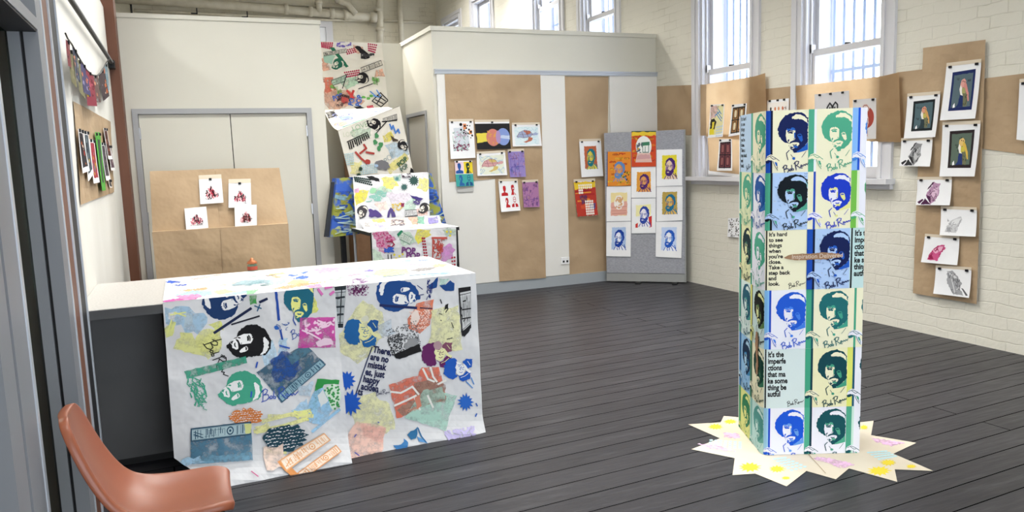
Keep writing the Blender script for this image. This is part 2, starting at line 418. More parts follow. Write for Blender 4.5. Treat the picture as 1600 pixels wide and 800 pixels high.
# right wall of painted brick with its window openings
WIN = [  # y0, y1, z0, z1 of the opening, height of the meeting rail
    (6.42, 7.27, 1.27, 4.3, 2.44), (4.80, 5.70, 1.27, 4.3, 2.44),
    (9.10, 10.02, 2.2, 4.6, 3.50), (10.72, 11.66, 2.7, 4.9, 3.95), (13.50, 14.45, 2.7, 4.62, 3.7), (15.25, 16.25, 2.7, 4.50, 3.7)]
ws = sorted(WIN); mb = MB(); TH = .5; y = -3.2
for (a, b, z0, z1, zr) in ws:
    mb.box(XR, XR+TH, y, a, 0, ZC, M['brick_y']); mb.box(XR, XR+TH, a, b, 0, z0, M['brick_y']); mb.box(XR, XR+TH, a, b, z1, ZC, M['brick_y']); y = b
mb.box(XR, XR+TH, y, YF, 0, ZC, M['brick_y']); struct('wall_right', mb)
sbox('wall_far', (-4, XR+TH, YF, YF+.3, 0, ZC), M['brick_x'])
RX0, RX1, RZ0, RZ1 = -.2, 5.0, .12, 2.75            # unseen glazing added behind the camera to bring in fill light
mb = MB(); W_ = M['whitewall']; mb.box(-4, RX0, -3.4, -3.2, 0, ZC, W_); mb.box(RX1, XR+TH, -3.4, -3.2, 0, ZC, W_); mb.box(RX0, RX1, -3.4, -3.2, RZ1, ZC, W_); mb.box(RX0, RX1, -3.4, -3.2, 0, RZ0, W_); struct('wall_rear', mb)
mb = MB()
for k in range(5): x = RX0+(RX1-RX0-.06)*k/4; mb.box(x, x+.06, -3.34, -3.26, RZ0, RZ1, M['alu'])
mb.box(RX0, RX1, -3.34, -3.26, RZ0, RZ0+.06, M['alu']); mb.box(RX0, RX1, -3.34, -3.26, RZ1-.06, RZ1, M['alu']); mb.box(RX0, RX1, -3.303, -3.297, RZ0, RZ1, M['glass']); struct('window_9', mb, 'added unseen glazing behind the viewer, for fill light')
li = bpy.data.lights.new('sky_portal', 'AREA'); li.shape = 'RECTANGLE'; li.size = RX1-RX0; li.size_y = RZ1-RZ0; li.cycles.is_portal = True
lo = bpy.data.objects.new('sky_portal', li); C.objects.link(lo); lo.location = ((RX0+RX1)/2, -3.39, (RZ0+RZ1)/2); lo.rotation_euler = (math.radians(90), 0, math.radians(0))
sbox('wall_outer', (-4.2, -4, -3.4, YF, 0, ZC), M['whitewall'])
# windows
def window(i, y0, y1, z0, z1, zr, full):
    root = bpy.data.objects.new('window_%d' % i, None); C.objects.link(root); root.location = (XR, (y0+y1)/2, z0)
    root['kind'] = 'structure'; root['label'] = 'tall painted sash window %d in the brick wall' % i; root['category'] = 'window'
    J = M['joinery']; mb = MB()
    for (a, b, d) in ((0, .065, .03), (.065, .10, .022), (.10, .135, .034)):        # stepped architrave
        ya, yb = y0-.135, y1+.135
        mb.box(XR-d, XR+.02, ya+a, ya+b, z0-.02, z1+.135-a, J); mb.box(XR-d, XR+.02, yb-b, yb-a, z0-.02, z1+.135-a, J)
        mb.box(XR-d, XR+.02, ya+b, yb-b, z1+.135-b, z1+.135-a, J)
    mb.build('architrave', root)
    mb = MB(); mb.box(XR+.0, XR+.20, y0-.001, y0+.03, z0, z1, J); mb.box(XR, XR+.20, y1-.03, y1+.001, z0, z1, J); mb.box(XR, XR+.2, y0+.03, y1-.03, z1-.04, z1, J)
    for yy in (y0+.03, y1-.05): mb.box(XR+.045, XR+.06, yy, yy+.02, z0, z1-.04, J)
    mb.build('sash_box', root)
    mb = MB(); mb.box(XR-.11, XR+.2, y0-.16, y1+.16, z0-.045, z0, J); mb.box(XR-.04, XR, y0-.14, y1+.14, z0-.09, z0-.045, J); mb.build('sill', root)
    for nm, x, a, b, rt, rb in (('upper_sash', XR+.11, zr-.03, z1-.04, .06, .05), ('lower_sash', XR+.065, z0, zr+.03, .06, .10)):
        mb = MB(); ya, yb = y0+.03, y1-.03
        mb.box(x, x+.04, ya, ya+.05, a, b, J); mb.box(x, x+.04, yb-.05, yb, a, b, J)
        mb.box(x, x+.04, ya+.05, yb-.05, a, a+rb, J); mb.box(x, x+.04, ya+.05, yb-.05, b-rt, b, J); s = mb.build(nm, root)
        MB().box(x+.018, x+.022, ya+.045, yb-.045, a+rb-.005, b-rt+.005, M['glass']).build('pane', s)
        if nm == 'lower_sash':
            MB().box(x-.012, x, (ya+yb)/2-.03, (ya+yb)/2+.03, z0+.06, z0+.085, M['black']).build('sash_lift', s)
            MB().box(x+.0, x+.035, (ya+yb)/2-.02, (ya+yb)/2+.02, b, b+.015, M['black']).build('catch', s)
            MB().box(x-.02, x+.03, yb-.03, yb+.01, b-.03, b+.05, M['paper']).build('cord_pulley', s)
    mb = MB()
    n = 8
    for k in range(n):
        yy = y0+.04+(y1-y0-.08)*k/(n-1); mb.box(XR+.34, XR+.36, yy-.016, yy+.016, z0, z1, M['bar'])
    for zz in (z0+.45, z0+.99, z0+2.05):
        if zz < z1: mb.box(XR+.336, XR+.364, y0, y1, zz, zz+.03, M['bar'])
    mb.build('security_bars', root)
    li = bpy.data.lights.new('sky_portal', 'AREA'); li.shape = 'RECTANGLE'; li.size = z1-z0; li.size_y = y1-y0; li.cycles.is_portal = PORTALS
    lo = bpy.data.objects.new('sky_portal', li); C.objects.link(lo); lo.location = (XR+TH-.01, (y0+y1)/2, (z0+z1)/2); lo.rotation_euler = (0, math.radians(90), 0)
for i, wv in enumerate(WIN): window(i+1, *wv, i < 2)
# windows' outer reveals are lined with pale render: a thin lining box
for i, (a, b, z0, z1, zr) in enumerate(WIN):
    mb = MB(); mb.box(XR+.2, XR+TH, a-.001, a+.012, z0, z1, M['sill']); mb.box(XR+.2, XR+TH, b-.012, b+.001, z0, z1, M['sill']); mb.box(XR+.2, XR+TH, a+.012, b-.012, z0-.001, z0+.012, M['sill'])
    struct('trim_%d' % (20+i), mb, 'pale outer window reveal %d' % (i+1))
# far wall window seen as a slit beside the cupboards
root = bpy.data.objects.new('window_7', None); C.objects.link(root); root.location = (2.9, YF, 3.4); root['kind'] = 'structure'; root['label'] = 'narrow slit of a far window beside the tall cupboard'; root['category'] = 'window'
A, B = PY(YF-.06).at(502, 36), PY(YF-.06).at(521, 64)
MB().box(A.x-.5, A.x+.085, YF-.03, YF-.001, 3.2, A.z-.08, base_mat('painted_daylight_pane', '#f4f6fa', .3)).build('pane', root)  # opaque near-white pane, daylight painted as its colour
MB().box(A.x+.085, B.x, YF-.07, YF-.001, 3.2, A.z+.06, M['joinery']).build('frame', root)
MB().box(A.x-.5, A.x+.085, YF-.07, YF-.001, A.z-.08, A.z+.06, M['joinery']).build('head_frame', root)

# cupboard block behind: front wall with double door, alcove, partition
WP = M['wallpaint']; ZT = 3.0; YA = 9.36; X1, X2 = 1.41, 2.62
yc = 8.08
dl, dr, dt = -.385, 1.27, 2.135       # double door opening incl. frame
mb = MB(); mb.box(-.72, dl, yc, 9.6, 0, ZT, WP); mb.box(dl, dr, yc, 9.6, dt, ZT, WP); mb.box(dr, X1, yc, 9.6, 0, ZT, WP); mb.box(dl, dr, yc+.12, 9.6, 0, dt, WP)
mb.box(-.72, X1+.012, yc-.012, 9.6, ZT-.03, ZT+.01, WP); struct('wall_cupboard', mb)
root = bpy.data.objects.new('door_1', None); C.objects.link(root); root.location = ((dl+dr)/2, yc, 0); root['kind'] = 'structure'; root['label'] = 'cream double door in a grey frame behind the counter'; root['category'] = 'door'
mb = MB(); fw = .05
mb.box(dl, dl+fw, yc-.015, yc+.12, 0, dt, M['greyframe']); mb.box(dr-fw, dr, yc-.015, yc+.12, 0, dt, M['greyframe']); mb.box(dl+fw, dr-fw, yc-.015, yc+.12, dt-fw, dt, M['greyframe']); mb.build('frame', root)
mid = .485
for a, b in ((dl+fw+.004, mid-.004), (mid+.004, dr-fw-.004)):
    d = MB().box(a, b, yc+.012, yc+.06, .01, dt-fw-.004, M['wallpaint']).build('leaf', root)
    hx = a+.0 if a < 0 else b
    for hz_ in (.35, 1.05, 1.85): MB().box(hx-.008, hx+.008, yc-.004, yc+.012, hz_, hz_+.11, M['steel']).build('hinge', d)
MB().box(dl+fw, dr-fw, yc+.07, yc+.1, 0, dt-fw, M['black']).build('rebate', root)
# alcove back and partition
mb = MB(); mb.box(X1, X2, YA, YA+.1, 0, ZT, WP); struct('wall_alcove', mb)
mb = MB(); dy0, dy1, dz = 8.47, 9.3, 2.13
mb.box(X2, XR-.002, YB, YB+.12, 0, ZT, WP); mb.box(X2, X2+.12, YB+.12, dy0, 0, ZT, WP); mb.box(X2, X2+.12, dy0, dy1, dz, ZT, WP); mb.box(X2, X2+.12, dy1, YA+.1, 0, ZT, WP)
mb.box(X2-.015, XR-.002, YB-.015, YB+.14, ZT-.035, ZT+.012, WP); mb.box(X2-.015, X2+.14, YB+.14, YA+.1, ZT-.035, ZT+.012, WP); struct('wall_partition', mb)
root = bpy.data.objects.new('door_2', None); C.objects.link(root); root.location = (X2, (dy0+dy1)/2, 0); root['kind'] = 'structure'; root['label'] = 'narrow cream door in the side of the partition'; root['category'] = 'door'
mb = MB(); mb.box(X2-.015, X2+.1, dy0, dy0+.04, 0, dz, M['greyframe']); mb.box(X2-.015, X2+.1, dy1-.04, dy1, 0, dz, M['greyframe']); mb.box(X2-.015, X2+.1, dy0+.04, dy1-.04, dz-.04, dz, M['greyframe']); mb.build('frame', root)
d = MB().box(X2+.01, X2+.06, dy0+.045, dy1-.045, .01, dz-.045, M['wallpaint']).build('leaf', root)
for z in (.4, 1.75): MB().box(X2-.012, X2+.01, dy0+.03, dy0+.055, z, z+.11, M['steel']).build('hinge', d)
# hanging rail, white boards and skirting on the partition
mb = MB(); mb.box(X2+.01, XR-.002, YB-.03, YB, 2.50, 2.55, M['alulight']); mb.box(X2+.01, XR-.002, YB-.036, YB-.03, 2.535, 2.55, M['alulight']); struct('trim_1', mb, 'aluminium hanging rail across the partition')
def bx_(px, py): return PY(YB).at(px, py).x
for i, (a, b) in enumerate(((bx_(681, 116), bx_(780, 443)), (bx_(840, 117), bx_(889, 430)), (bx_(951, 119), XR-.003))):
    sbox('trim_%d' % (2+i), (a, b, YB-.022, YB, .13, 2.5), M['whiteboard'], 'white hanging board %d on the partition' % (i+1), bevel=.004)
sbox('baseboard_partition', (X2, XR-.002, YB-.018, YB, 0, .125), M['greyskirt'])
# left wall, hanging rail, timber post
sbox('wall_left', (XL-.12, XL, 4.16, 7.78, 0, ZT), M['whitewall'])
pl, pr = PY(7.78).at(164, 102), PY(7.78).at(186, 102)
sbox('trim_6', (pl.x-.05, pr.x, 7.79, 8.07, 0, 4.2), M['timber'], 'brown painted timber post beside the double door')
mb = MB(); mb.tube([(XL+.03, 4.3, 2.5), (XL+.03, 7.75, 2.5)], .013, M['black'], 8); mb.tube([(XL+.04, 4.3, 2.512), (XL+.04, 7.7, 2.512)], .006, M['alulight'], 6)
mb.box(XL, XL+.05, 7.66, 7.78, 2.46, 2.53, M['black']); struct('trim_7', mb, 'dark hanging rail along the white side wall')
# glazed aluminium screen at the left edge
xf = -.46
mb = MB(); mb.box(xf-.05, xf, 3.46, 3.585, 0, 4.0, M['alu']); mb.box(xf-.062, xf-.05, 3.48, 3.585, 0, 4, M['black']); mb.box(xf-.102, xf-.062, 3.46, 3.585, 0, 4.0, M['alu']); mb.box(xf-.16, xf-.112, 3.48, 3.585, 0, 4.0, M['timber']); struct('trim_8', mb, 'grey aluminium jamb with a black gasket')
sbox('trim_9', (xf-.012, xf+.003, 3.59, 3.615, 0, 4), M['alulight'], 'pale bead beside the aluminium jamb')
sbox('trim_10', (xf-.12, xf-.004, 3.617, 3.80, 0, 4), M['timber'], 'narrow brown timber post in the glazed screen')
sbox('trim_11', (xf-.012, xf+.003, 3.802, 3.825, 0, 4), M['alulight'], 'pale bead beside the narrow timber post')
sbox('trim_12', (xf-.1, xf-.006, 3.827, 4.05, 0, 4), M['charcoal'], 'charcoal channel at the end of the glazed screen')
sbox('trim_13', (xf-.06, xf+.001, 4.052, 4.07, 0, 4), M['alulight'], 'pale bead at the end of the glazed screen')
mb = MB(); mb.box(xf-.16, xf, 1.95, 3.46, 2.1, 2.145, M['alu']); mb.box(xf-.16, xf-.004, 1.95, 3.46, 2.092, 2.1, M['charcoal']); struct('trim_14', mb, 'aluminium transom over the glass door')  # charcoal strip below paints the soffit's shade as a dark colour
mb = MB(); mb.box(xf-.09, xf-.08, 2.0, 3.46, 2.165, 3.9, M['doorglass']); struct('window_8', mb, 'glass light over the transom')
root = bpy.data.objects.new('door_3', None); C.objects.link(root); root.location = (xf, 2.6, 0); root['kind'] = 'structure'; root['label'] = 'aluminium framed glass sliding door at the left edge'; root['category'] = 'door'
mb = MB(); mb.box(xf-.055, xf, 2.42, 2.63, 0, 2.09, M['alu']); mb.box(xf-.001, xf+.004, 2.60, 2.63, 0, 2.09, M['alulight']); mb.build('stile', root)
mb = MB(); mb.box(xf-.05, xf-.006, 2.39, 2.418, 0, 2.09, M['black']); mb.build('gasket', root)
mb = MB(); mb.box(xf-.055, xf, 2.25, 2.388, 0, 2.09, M['alu']); mb.build('stile', root)
mb = MB(); mb.box(xf-.112, xf-.102, 2.63, 3.46, .02, 2.09, M['doorglass']); mb.build('pane', root)
mb = MB(); mb.box(xf-.13, xf-.08, 2.63, 3.46, 0, .02, M['alu']); mb.build('bottom_rail', root)
# the next room beyond the glass
li = bpy.data.lights.new('next_room_lamp', 'AREA'); li.size = .35; li.energy = 75; lo = bpy.data.objects.new('next_room_lamp', li); C.objects.link(lo); lo.location = (-2.5, 6.0, 4.35)
q = MB().lathe((-2.5, 6.0, 4.37), [(0, .12), (.1, .12), (.25, .02), (.25, 0), (0, 0)], M['whiteboard'], 20).tube([(-2.5, 6, 4.48), (-2.5, 6, ZC)], .008, M['black'], 6); struct('trim_60', q, 'pendant lamp in the next room')
sbox('wall_beyond', (-4, XL-.12, 6.6, 6.7, 0, 3.0), M['whitewall'])
sbox('trim_15', (-4, XL-.13, 6.3, 6.6, 0, .95), M['darkgrey'], 'low dark cupboard in the room beyond the glass')
sbox('trim_16', (-4, XL-.12, 6.25, 6.6, 2.2, 2.5), M['darkgrey'], 'dark bulkhead in the room beyond the glass')

# painted pipes and conduits on the far wall
def pp(px, py, d=.12): v = PY(YF-d).at(px, py); return v
def pipe(name, label, pts, r, d=.14, joints=()):
    o = MB(); P = [pp(*q, d) for q in pts]; o.tube(P, r, M['pipe'], 12); ob = o.build(name, smooth=True); tag(ob, label, 'pipe', 'pipes on the far brick wall')
    for (x, y, x2, y2) in joints: MB().tube([pp(x, y, d), pp(x2, y2, d)], r*1.28, M['pipe'], 12).build('collar', ob, smooth=True)
    return ob
pipe('waste_pipe', 'thick cream pipe running level along the far brick wall', [(180, -2), (300, 5), (420, 13), (500, 20), (588, 28)], .085, .16, [(444, 14, 450, 14.6), (482, 18, 488, 18.6), (515, 21, 522, 21.6), (537, 23, 543, 23.6), (578, 27, 588, 28)])
pipe('waste_pipe', 'cream downpipe dropping behind the tall cupboards', [(593, -12), (593, 14), (594, 26), (594, 74)], .075, .16, [(591, 12, 591, 18), (594, 43, 594, 49)])
pipe('waste_pipe', 'plain cream downpipe right of the jointed one', [(624, -12), (626, 30), (628, 80)], .06, .12)
pipe('waste_pipe', 'short cream pipe elbow rising left of the downpipe', [(527, 0), (534, 4), (543, 6), (550, 15), (556, 22)], .065, .24, [(522, -8, 530, 2)])
pipe('waste_pipe', 'upright pipe stub with a tee above the level pipe', [(498, -12), (498, 6), (499, 20)], .06, .2, [(498, 2, 498, 7)])
pipe('conduit', 'thin pale conduit under the level pipe', [(210, 16), (350, 23), (500, 31), (578, 31.5)], .03, .08)
pipe('conduit', 'thin dark conduit crossing to the brick corner', [(597, 32), (640, 34), (677, 35.5)], .022, .05)
pipe('conduit', 'thin conduit sloping above the level pipe', [(245, -2), (380, 2), (480, 9), (545, 11)], .025, .05)
for k, (x, y) in enumerate(((303, 14), (382, 20))):
    a = pp(x, y, .1); mb = MB(); mb.box(a.x-.06, a.x+.06, a.y-.02, a.y, a.z-.1, a.z-.075, M['black']); mb.box(a.x+.04, a.x+.06, a.y-.02, a.y, a.z-.1, a.z+.06, M['black'])
    tag(mb.build('pipe_bracket'), ['black bracket near the left end of the level pipe', 'black bracket nearer the middle of the level pipe'][k], 'bracket', 'pipe brackets')
a = pp(205, 12, .1); tag(MB().tube([a+Vector((-.08, 0, .1)), a+Vector((0, 0, .06)), a+Vector((0, 0, -.25))], .02, M['black'], 6).build('pipe_hook'), 'black hook above the left end of the cupboard wall', 'hook')

# ceiling lamps (above the frame)
lm = None
for i, (x, y, z, en) in enumerate(LAMPS):
    li = bpy.data.lights.new('batten_light', 'AREA'); li.shape = 'RECTANGLE'; li.size = 1.3; li.size_y = .28; li.energy = en; li.spread = math.radians(120 if y < 8 else 160); li.color = (1, .985, .95)
    lo = bpy.data.objects.new('batten_light', li); C.objects.link(lo); lo.location = (x, y, z)
    q = MB().box(x-.7, x+.7, y-.16, y+.16, z+.02, z+.09, M['whiteboard'])
    for xx in (x-.5, x+.5): q.tube([(xx, y, z+.09), (xx, y, ZC)], .006, M['black'], 6)
    q.box(x-.65, x+.65, y-.13, y+.13, z+.008, z+.02, M['lamp']); struct('trim_%d' % (40+i), q, 'hanging batten lamp %d' % (i+1))

# ================================================================== COUNTER
ctr = thing('service_counter', 'long service counter with speckled top and charcoal front, half covered by printed paper', 'counter', (.5, 4.6, 0))
MB().box(-.513, 1.50, 4.085, 5.05, .852, .9, M['stone']).build('benchtop', ctr, bevel=.003)
MB().box(-.513, 1.502, 4.078, 4.0845, .853, .897, M['darkgrey']).build('edge_strip', ctr)
MB().box(-.513, -.155, 4.30, 4.33, .07, .852, M['darkgrey']).build('front_panel', ctr)
MB().box(-.145, 1.46, 4.30, 4.33, .07, .852, M['darkgrey']).build('front_panel', ctr)
MB().box(-.513, 1.46, 4.33, 4.95, .07, .852, M['black']).build('carcass', ctr)
MB().box(-.513, 1.44, 4.40, 4.9, 0, .07, M['black']).build('plinth', ctr)

# ================================================================== CHAIR
def chair():
    ch = thing('shell_chair', 'salmon moulded shell chair at the front left by the glass door', 'chair', (-.18, 2.62, 0))
    prof = [(-.452, .842), (-.450, .832), (-.445, .81), (-.437, .775), (-.422, .72), (-.40, .65), (-.37, .575), (-.335, .51), (-.285, .463), (-.215, .44), (-.13, .432), (-.04, .436), (.03, .444), (.068, .441), (.084, .432)]
    halfw = [.085, .115, .14, .157, .17, .18, .19, .20, .208, .213, .215, .215, .208, .19, .165]
    halfw = [w_*.89 for w_ in halfw]; yc = 2.772; nv = 15; g = []; nn = []
    for k, ((x, z), hw) in enumerate(zip(prof, halfw)):
        a = Vector(prof[max(0, k-1)]); b = Vector(prof[min(len(prof)-1, k+1)]); t = (b-a).normalized(); n = Vector((-t.y, t.x))
        if (n.y < 0 and k > 7) or (k <= 7 and n.x < 0): n = -n
        N3 = Vector((n.x, 0, n.y)); row = []
        for j in range(nv):
            v = -1+2*j/(nv-1); h = (.012+.022*min(1, max(0, k-1)/6)*min(1, max(0, 14-k)/4))*abs(v)**2.5
            row.append(Vector((x+n.x*h, yc+v*hw, z+n.y*h)))
        g.append(row); nn.append(N3)
    D = .032
    G = [[p-nn[0]*D+Vector((0, math.copysign(.004, p.y-yc) if i in (0, nv-1) else 0, 0)) for i, p in enumerate(g[0])]]+g+[[p-nn[-1]*D for p in g[-1]]]
    NN = [nn[0]]+nn+[nn[-1]]
    for r, n3 in zip(G, NN):
        edge = r is G[0] or r is G[-1]; q = 0 if edge else D
        r.insert(0, r[0]-n3*q+Vector((0, -.004, 0))); r.append(r[-1]-n3*q+Vector((0, .004, 0)))
    nv += 2; g = [[Vector((-.405+(p.x+.455)*.885, p.y, .432+(p.z-.44)*.89)) for p in row] for row in G]
    mb = MB(); k0 = mb.mi(M['chair'])
    for r in g: mb.v += [tuple(p) for p in r]
    for i in range(len(g)-1):
        for j in range(nv-1): a = i*nv+j; mb.f.append((a, a+1, a+nv+1, a+nv)); mb.fm.append(k0)
    sh = mb.build('seat_shell', ch, smooth=True)
    so = sh.modifiers.new('thickness', 'SOLIDIFY'); so.thickness = .006; so.offset = 0
    su = sh.modifiers.new('smooth', 'SUBSURF'); su.levels = 2; su.render_levels = 2
    for sx, sy in ((-.22, -.15), (-.22, .15), (.02, -.15), (.02, .15)):
        MB().tube([(sx, yc+sy*.8, .41), (sx*1.15-.02, yc+sy*1.25, .012)], .011, M['steel'], 10).tube([(sx*1.15-.02, yc+sy*1.25, .02), (sx*1.15-.02, yc+sy*1.25, 0)], .015, M['black'], 10).build('leg', ch, smooth=True)
    MB().box(-.24, .04, yc-.13, yc+.13, .398, .41, M['black']).build('seat_frame', ch)
chair()

# ================================================================== JAR ON THE COUNTER
j = thing('storage_jar', 'small glass jar with a copper lid behind the printed paper', 'jar', (.36, 5.01, .9))
MB().lathe((.36, 5.01, .9), [(0, 0), (.028, 0), (.03, .006), (.03, .04), (.022, .05)], base_mat('jar_glass', '#5c7a66', .2, .6)).build('body', j, smooth=True)
MB().lathe((.36, 5.01, .9), [(.024, .05), (.033, .052), (.03, .062), (.012, .075), (.008, .086), (0, .088)], base_mat('copper_lid', '#a8623c', .35, .5, .5)).build('lid', j, smooth=True)
MB().lathe((.36, 5.01, .9), [(.0305, .012), (.0308, .02), (.0308, .034), (.0305, .036)], ink('#a84a3a')).build('band', j, smooth=True)

# ================================================================== DRAWING LIBRARY (inks on paper)
def SIG(a, x, y, wd, rot, col, lw=3.2):
    a.push(x, y, wd/100, rot)
    lw *= .72; a.lines([[(8, 6), (4, 36)], [(2, 12), (14, 4), (20, 8), (16, 16), (7, 20)], [(7, 20), (20, 20), (22, 28), (14, 35), (0, 38)],
             [(24, 28), (27, 24), (31, 26), (29, 32), (25, 32), (24, 28)], [(37, 12), (33, 32), (38, 33), (40, 28), (35, 26)],
             [(52, 4), (48, 36)], [(46, 10), (58, 3), (66, 7), (62, 15), (52, 20)], [(54, 20), (66, 34), (72, 36)],
             [(67, 28), (70, 23), (74, 25), (72, 30), (68, 30), (67, 28)], [(76, 30), (81, 24), (84, 30), (89, 24), (92, 29), (102, 20)]], lw, col)
    a.pop()
HAIR = [(290, 40), (330, 28), (375, 25), (420, 38), (465, 70), (494, 105), (494, 385), (460, 435), (420, 465), (385, 490), (345, 495), (315, 478), (292, 455), (280, 425), (262, 390), (240, 385), (205, 360), (175, 325), (155, 275), (150, 215), (165, 155), (195, 105), (235, 65)]
FACE = [(244, 240), (262, 222), (296, 212), (330, 228), (350, 250), (352, 300), (352, 345), (345, 356), (318, 366), (292, 380), (282, 402), (276, 392), (262, 380), (250, 350), (240, 300)]
JAW = [(268, 392), (282, 404), (300, 396), (330, 384), (362, 384), (392, 392), (396, 410), (380, 432), (372, 452), (345, 450), (316, 466), (296, 450), (280, 424)]
def portrait(a, dark, mid, light, bg=None, stripe=None, thin=None, sign=True, shirt=True, r=7):
    """curly-haired bearded man, drawn in a 500 x 745 field"""
    if bg: a.poly([(0, 0), (500, 0), (500, 745), (0, 745)], bg)
    if stripe:
        a.poly([(0, 0), (68, 0), (66, 745), (0, 745)], stripe); a.poly([(66, 0), (92, 0), (90, 745), (64, 745)], thin or dark)
    a.poly(HAIR, dark, r, 16)
    if mid:
        a.poly([(300, 95), (345, 105), (400, 108), (450, 128), (478, 152), (492, 205), (492, 150), (470, 115), (430, 84), (380, 66), (330, 75)], mid, 4, 14)
        a.poly([(494, 385), (496, 480), (440, 497), (395, 507), (335, 512), (345, 492), (385, 488), (420, 463), (460, 433)], mid)
    a.poly([(303, 88), (355, 54), (420, 62), (478, 105), (490, 165), (470, 150), (450, 130), (415, 110), (355, 106), (310, 108)], light, 5, 14)
    a.poly(FACE, light, 2, 14); a.poly(JAW, light, 2, 12)
    if mid: a.poly([(248, 228), (275, 200), (310, 203), (342, 216), (354, 248), (330, 240), (312, 246), (298, 233), (262, 252)], mid, 3, 12)
    for q in ([(268, 262), (300, 255), (322, 266), (318, 281), (290, 277), (268, 278)], [(255, 254), (290, 240), (326, 248), (327, 258), (290, 252), (262, 264)],
              [(262, 205), (290, 195), (322, 205), (300, 214), (296, 228), (280, 218), (268, 230)],
              [(284, 392), (304, 372), (345, 360), (384, 364), (402, 392), (372, 380), (345, 374), (318, 382), (296, 398)], [(262, 362), (274, 346), (284, 352), (274, 376), (270, 386)], [(316, 408), (345, 414), (372, 406), (362, 424), (330, 426)], [(300, 420), (306, 436), (330, 446), (312, 462), (296, 448)],
              [(316, 472), (345, 458), (374, 470), (370, 505), (335, 512)]): a.poly(q, dark, 2, 10)
    a.poly([(372, 300), (390, 278), (414, 282), (430, 316), (436, 368), (420, 384), (404, 368), (386, 336)], mid or light, 2, 10)
    if mid: a.poly([(334, 272), (350, 268), (350, 330), (338, 342)], mid); a.poly([(330, 428), (372, 424), (380, 440), (370, 454), (345, 450), (326, 446)], mid, 3, 10)
    a.poly([(312, 388), (368, 386), (358, 404), (326, 406)], light); a.line([(353, 250), (352, 352)], 7, dark); a.line([(330, 344), (352, 350)], 6, dark)
    a.poly([(380, 300), (400, 294), (420, 302), (416, 312), (392, 312), (382, 310)], dark, 1.5, 8); a.lines([[(378, 288), (400, 280), (420, 286)]], 7, dark)
    if shirt:
        a.lines([[(282, 478), (250, 512), (258, 552), (268, 592)], [(250, 512), (262, 500)]], 9, dark); a.lines([[(472, 498), (445, 540), (425, 568)], [(300, 530), (330, 570)]], 5, dark)
        a.ell(335, 578, 17, 16, mid or dark, 12, 0, .15); a.lines([[(398, 705), (422, 668)], [(360, 712), (372, 690)]], 4, mid or dark)
        if stripe:
            a.poly([(18, 545), (60, 522), (110, 532), (150, 556), (172, 592), (150, 596), (130, 604), (152, 645), (172, 692), (160, 722), (122, 684), (95, 625), (80, 594), (40, 590), (12, 602), (0, 590)], light, 3, 14)
            a.lines([[(20, 556), (70, 536), (120, 562), (168, 600)], [(92, 600), (118, 660), (150, 712)], [(60, 548), (100, 580), (125, 575)], [(135, 640), (150, 690)]], 7, dark)
            a.poly([(112, 612), (140, 622), (150, 660), (130, 662)], mid or dark, 3, 10); a.poly([(0, 602), (45, 586), (72, 602), (40, 626), (8, 630)], dark, 2, 10)
    if sign: SIG(a, 190, 655, 310, -17, dark, 4)
def beardman(a, dark, bg=None, light='#e9e9ea', mid=None, border=0, hatch=None):
    """a generic short-haired bearded man turned to the left, in a 100 x 130 field"""
    if bg: a.poly([(8, 4), (94, 3), (95, 127), (6, 126)], bg, 1.5, 5)
    a.poly([(30, 112), (46, 104), (70, 98), (90, 112), (97, 128), (14, 128)], light, 1, 6)
    a.poly([(28, 40), (45, 22), (62, 22), (76, 36), (82, 62), (75, 85), (62, 104), (42, 110), (29, 98), (25, 70)], light, .8, 5)
    if mid:
        a.poly([(60, 34), (76, 40), (80, 62), (74, 82), (62, 84), (66, 60)], mid, 1.5, 5); a.poly([(28, 66), (40, 64), (38, 80), (28, 84)], mid, 1, 4)
    a.poly([(25, 54), (29, 32), (46, 17), (66, 18), (82, 34), (86, 60), (80, 80), (73, 74), (75, 60), (66, 40), (50, 30), (38, 37), (31, 50), (28, 62)], dark, 1.5, 4)
    a.poly([(27, 86), (34, 79), (46, 82), (56, 85), (68, 76), (76, 74), (75, 90), (64, 107), (46, 115), (33, 109), (26, 98)], dark, 1.5, 4)
    a.poly([(35, 91), (50, 90), (46, 95), (38, 95)], light)
    a.lines([[(29, 58), (40, 54), (45, 59)], [(52, 60), (61, 56), (68, 60)], [(45, 60), (38, 76), (46, 79)], [(32, 63), (40, 63)], [(54, 65), (63, 64)], [(78, 64), (82, 70), (77, 78)]], 3.2, dark)
    a.lines([[(70, 100), (86, 112), (96, 128)], [(66, 108), (76, 128)], [(30, 112), (20, 128)], [(84, 98), (92, 116)], [(40, 116), (44, 128)], [(56, 112), (54, 126)]], 4, dark)
    a.lines([[(x, y), (x+random.uniform(2, 6), y+random.uniform(-4, 4))] for x, y in [(random.uniform(30, 72), random.uniform(40, 100)) for _ in range(16)]], 1.3, hatch or mid or dark)
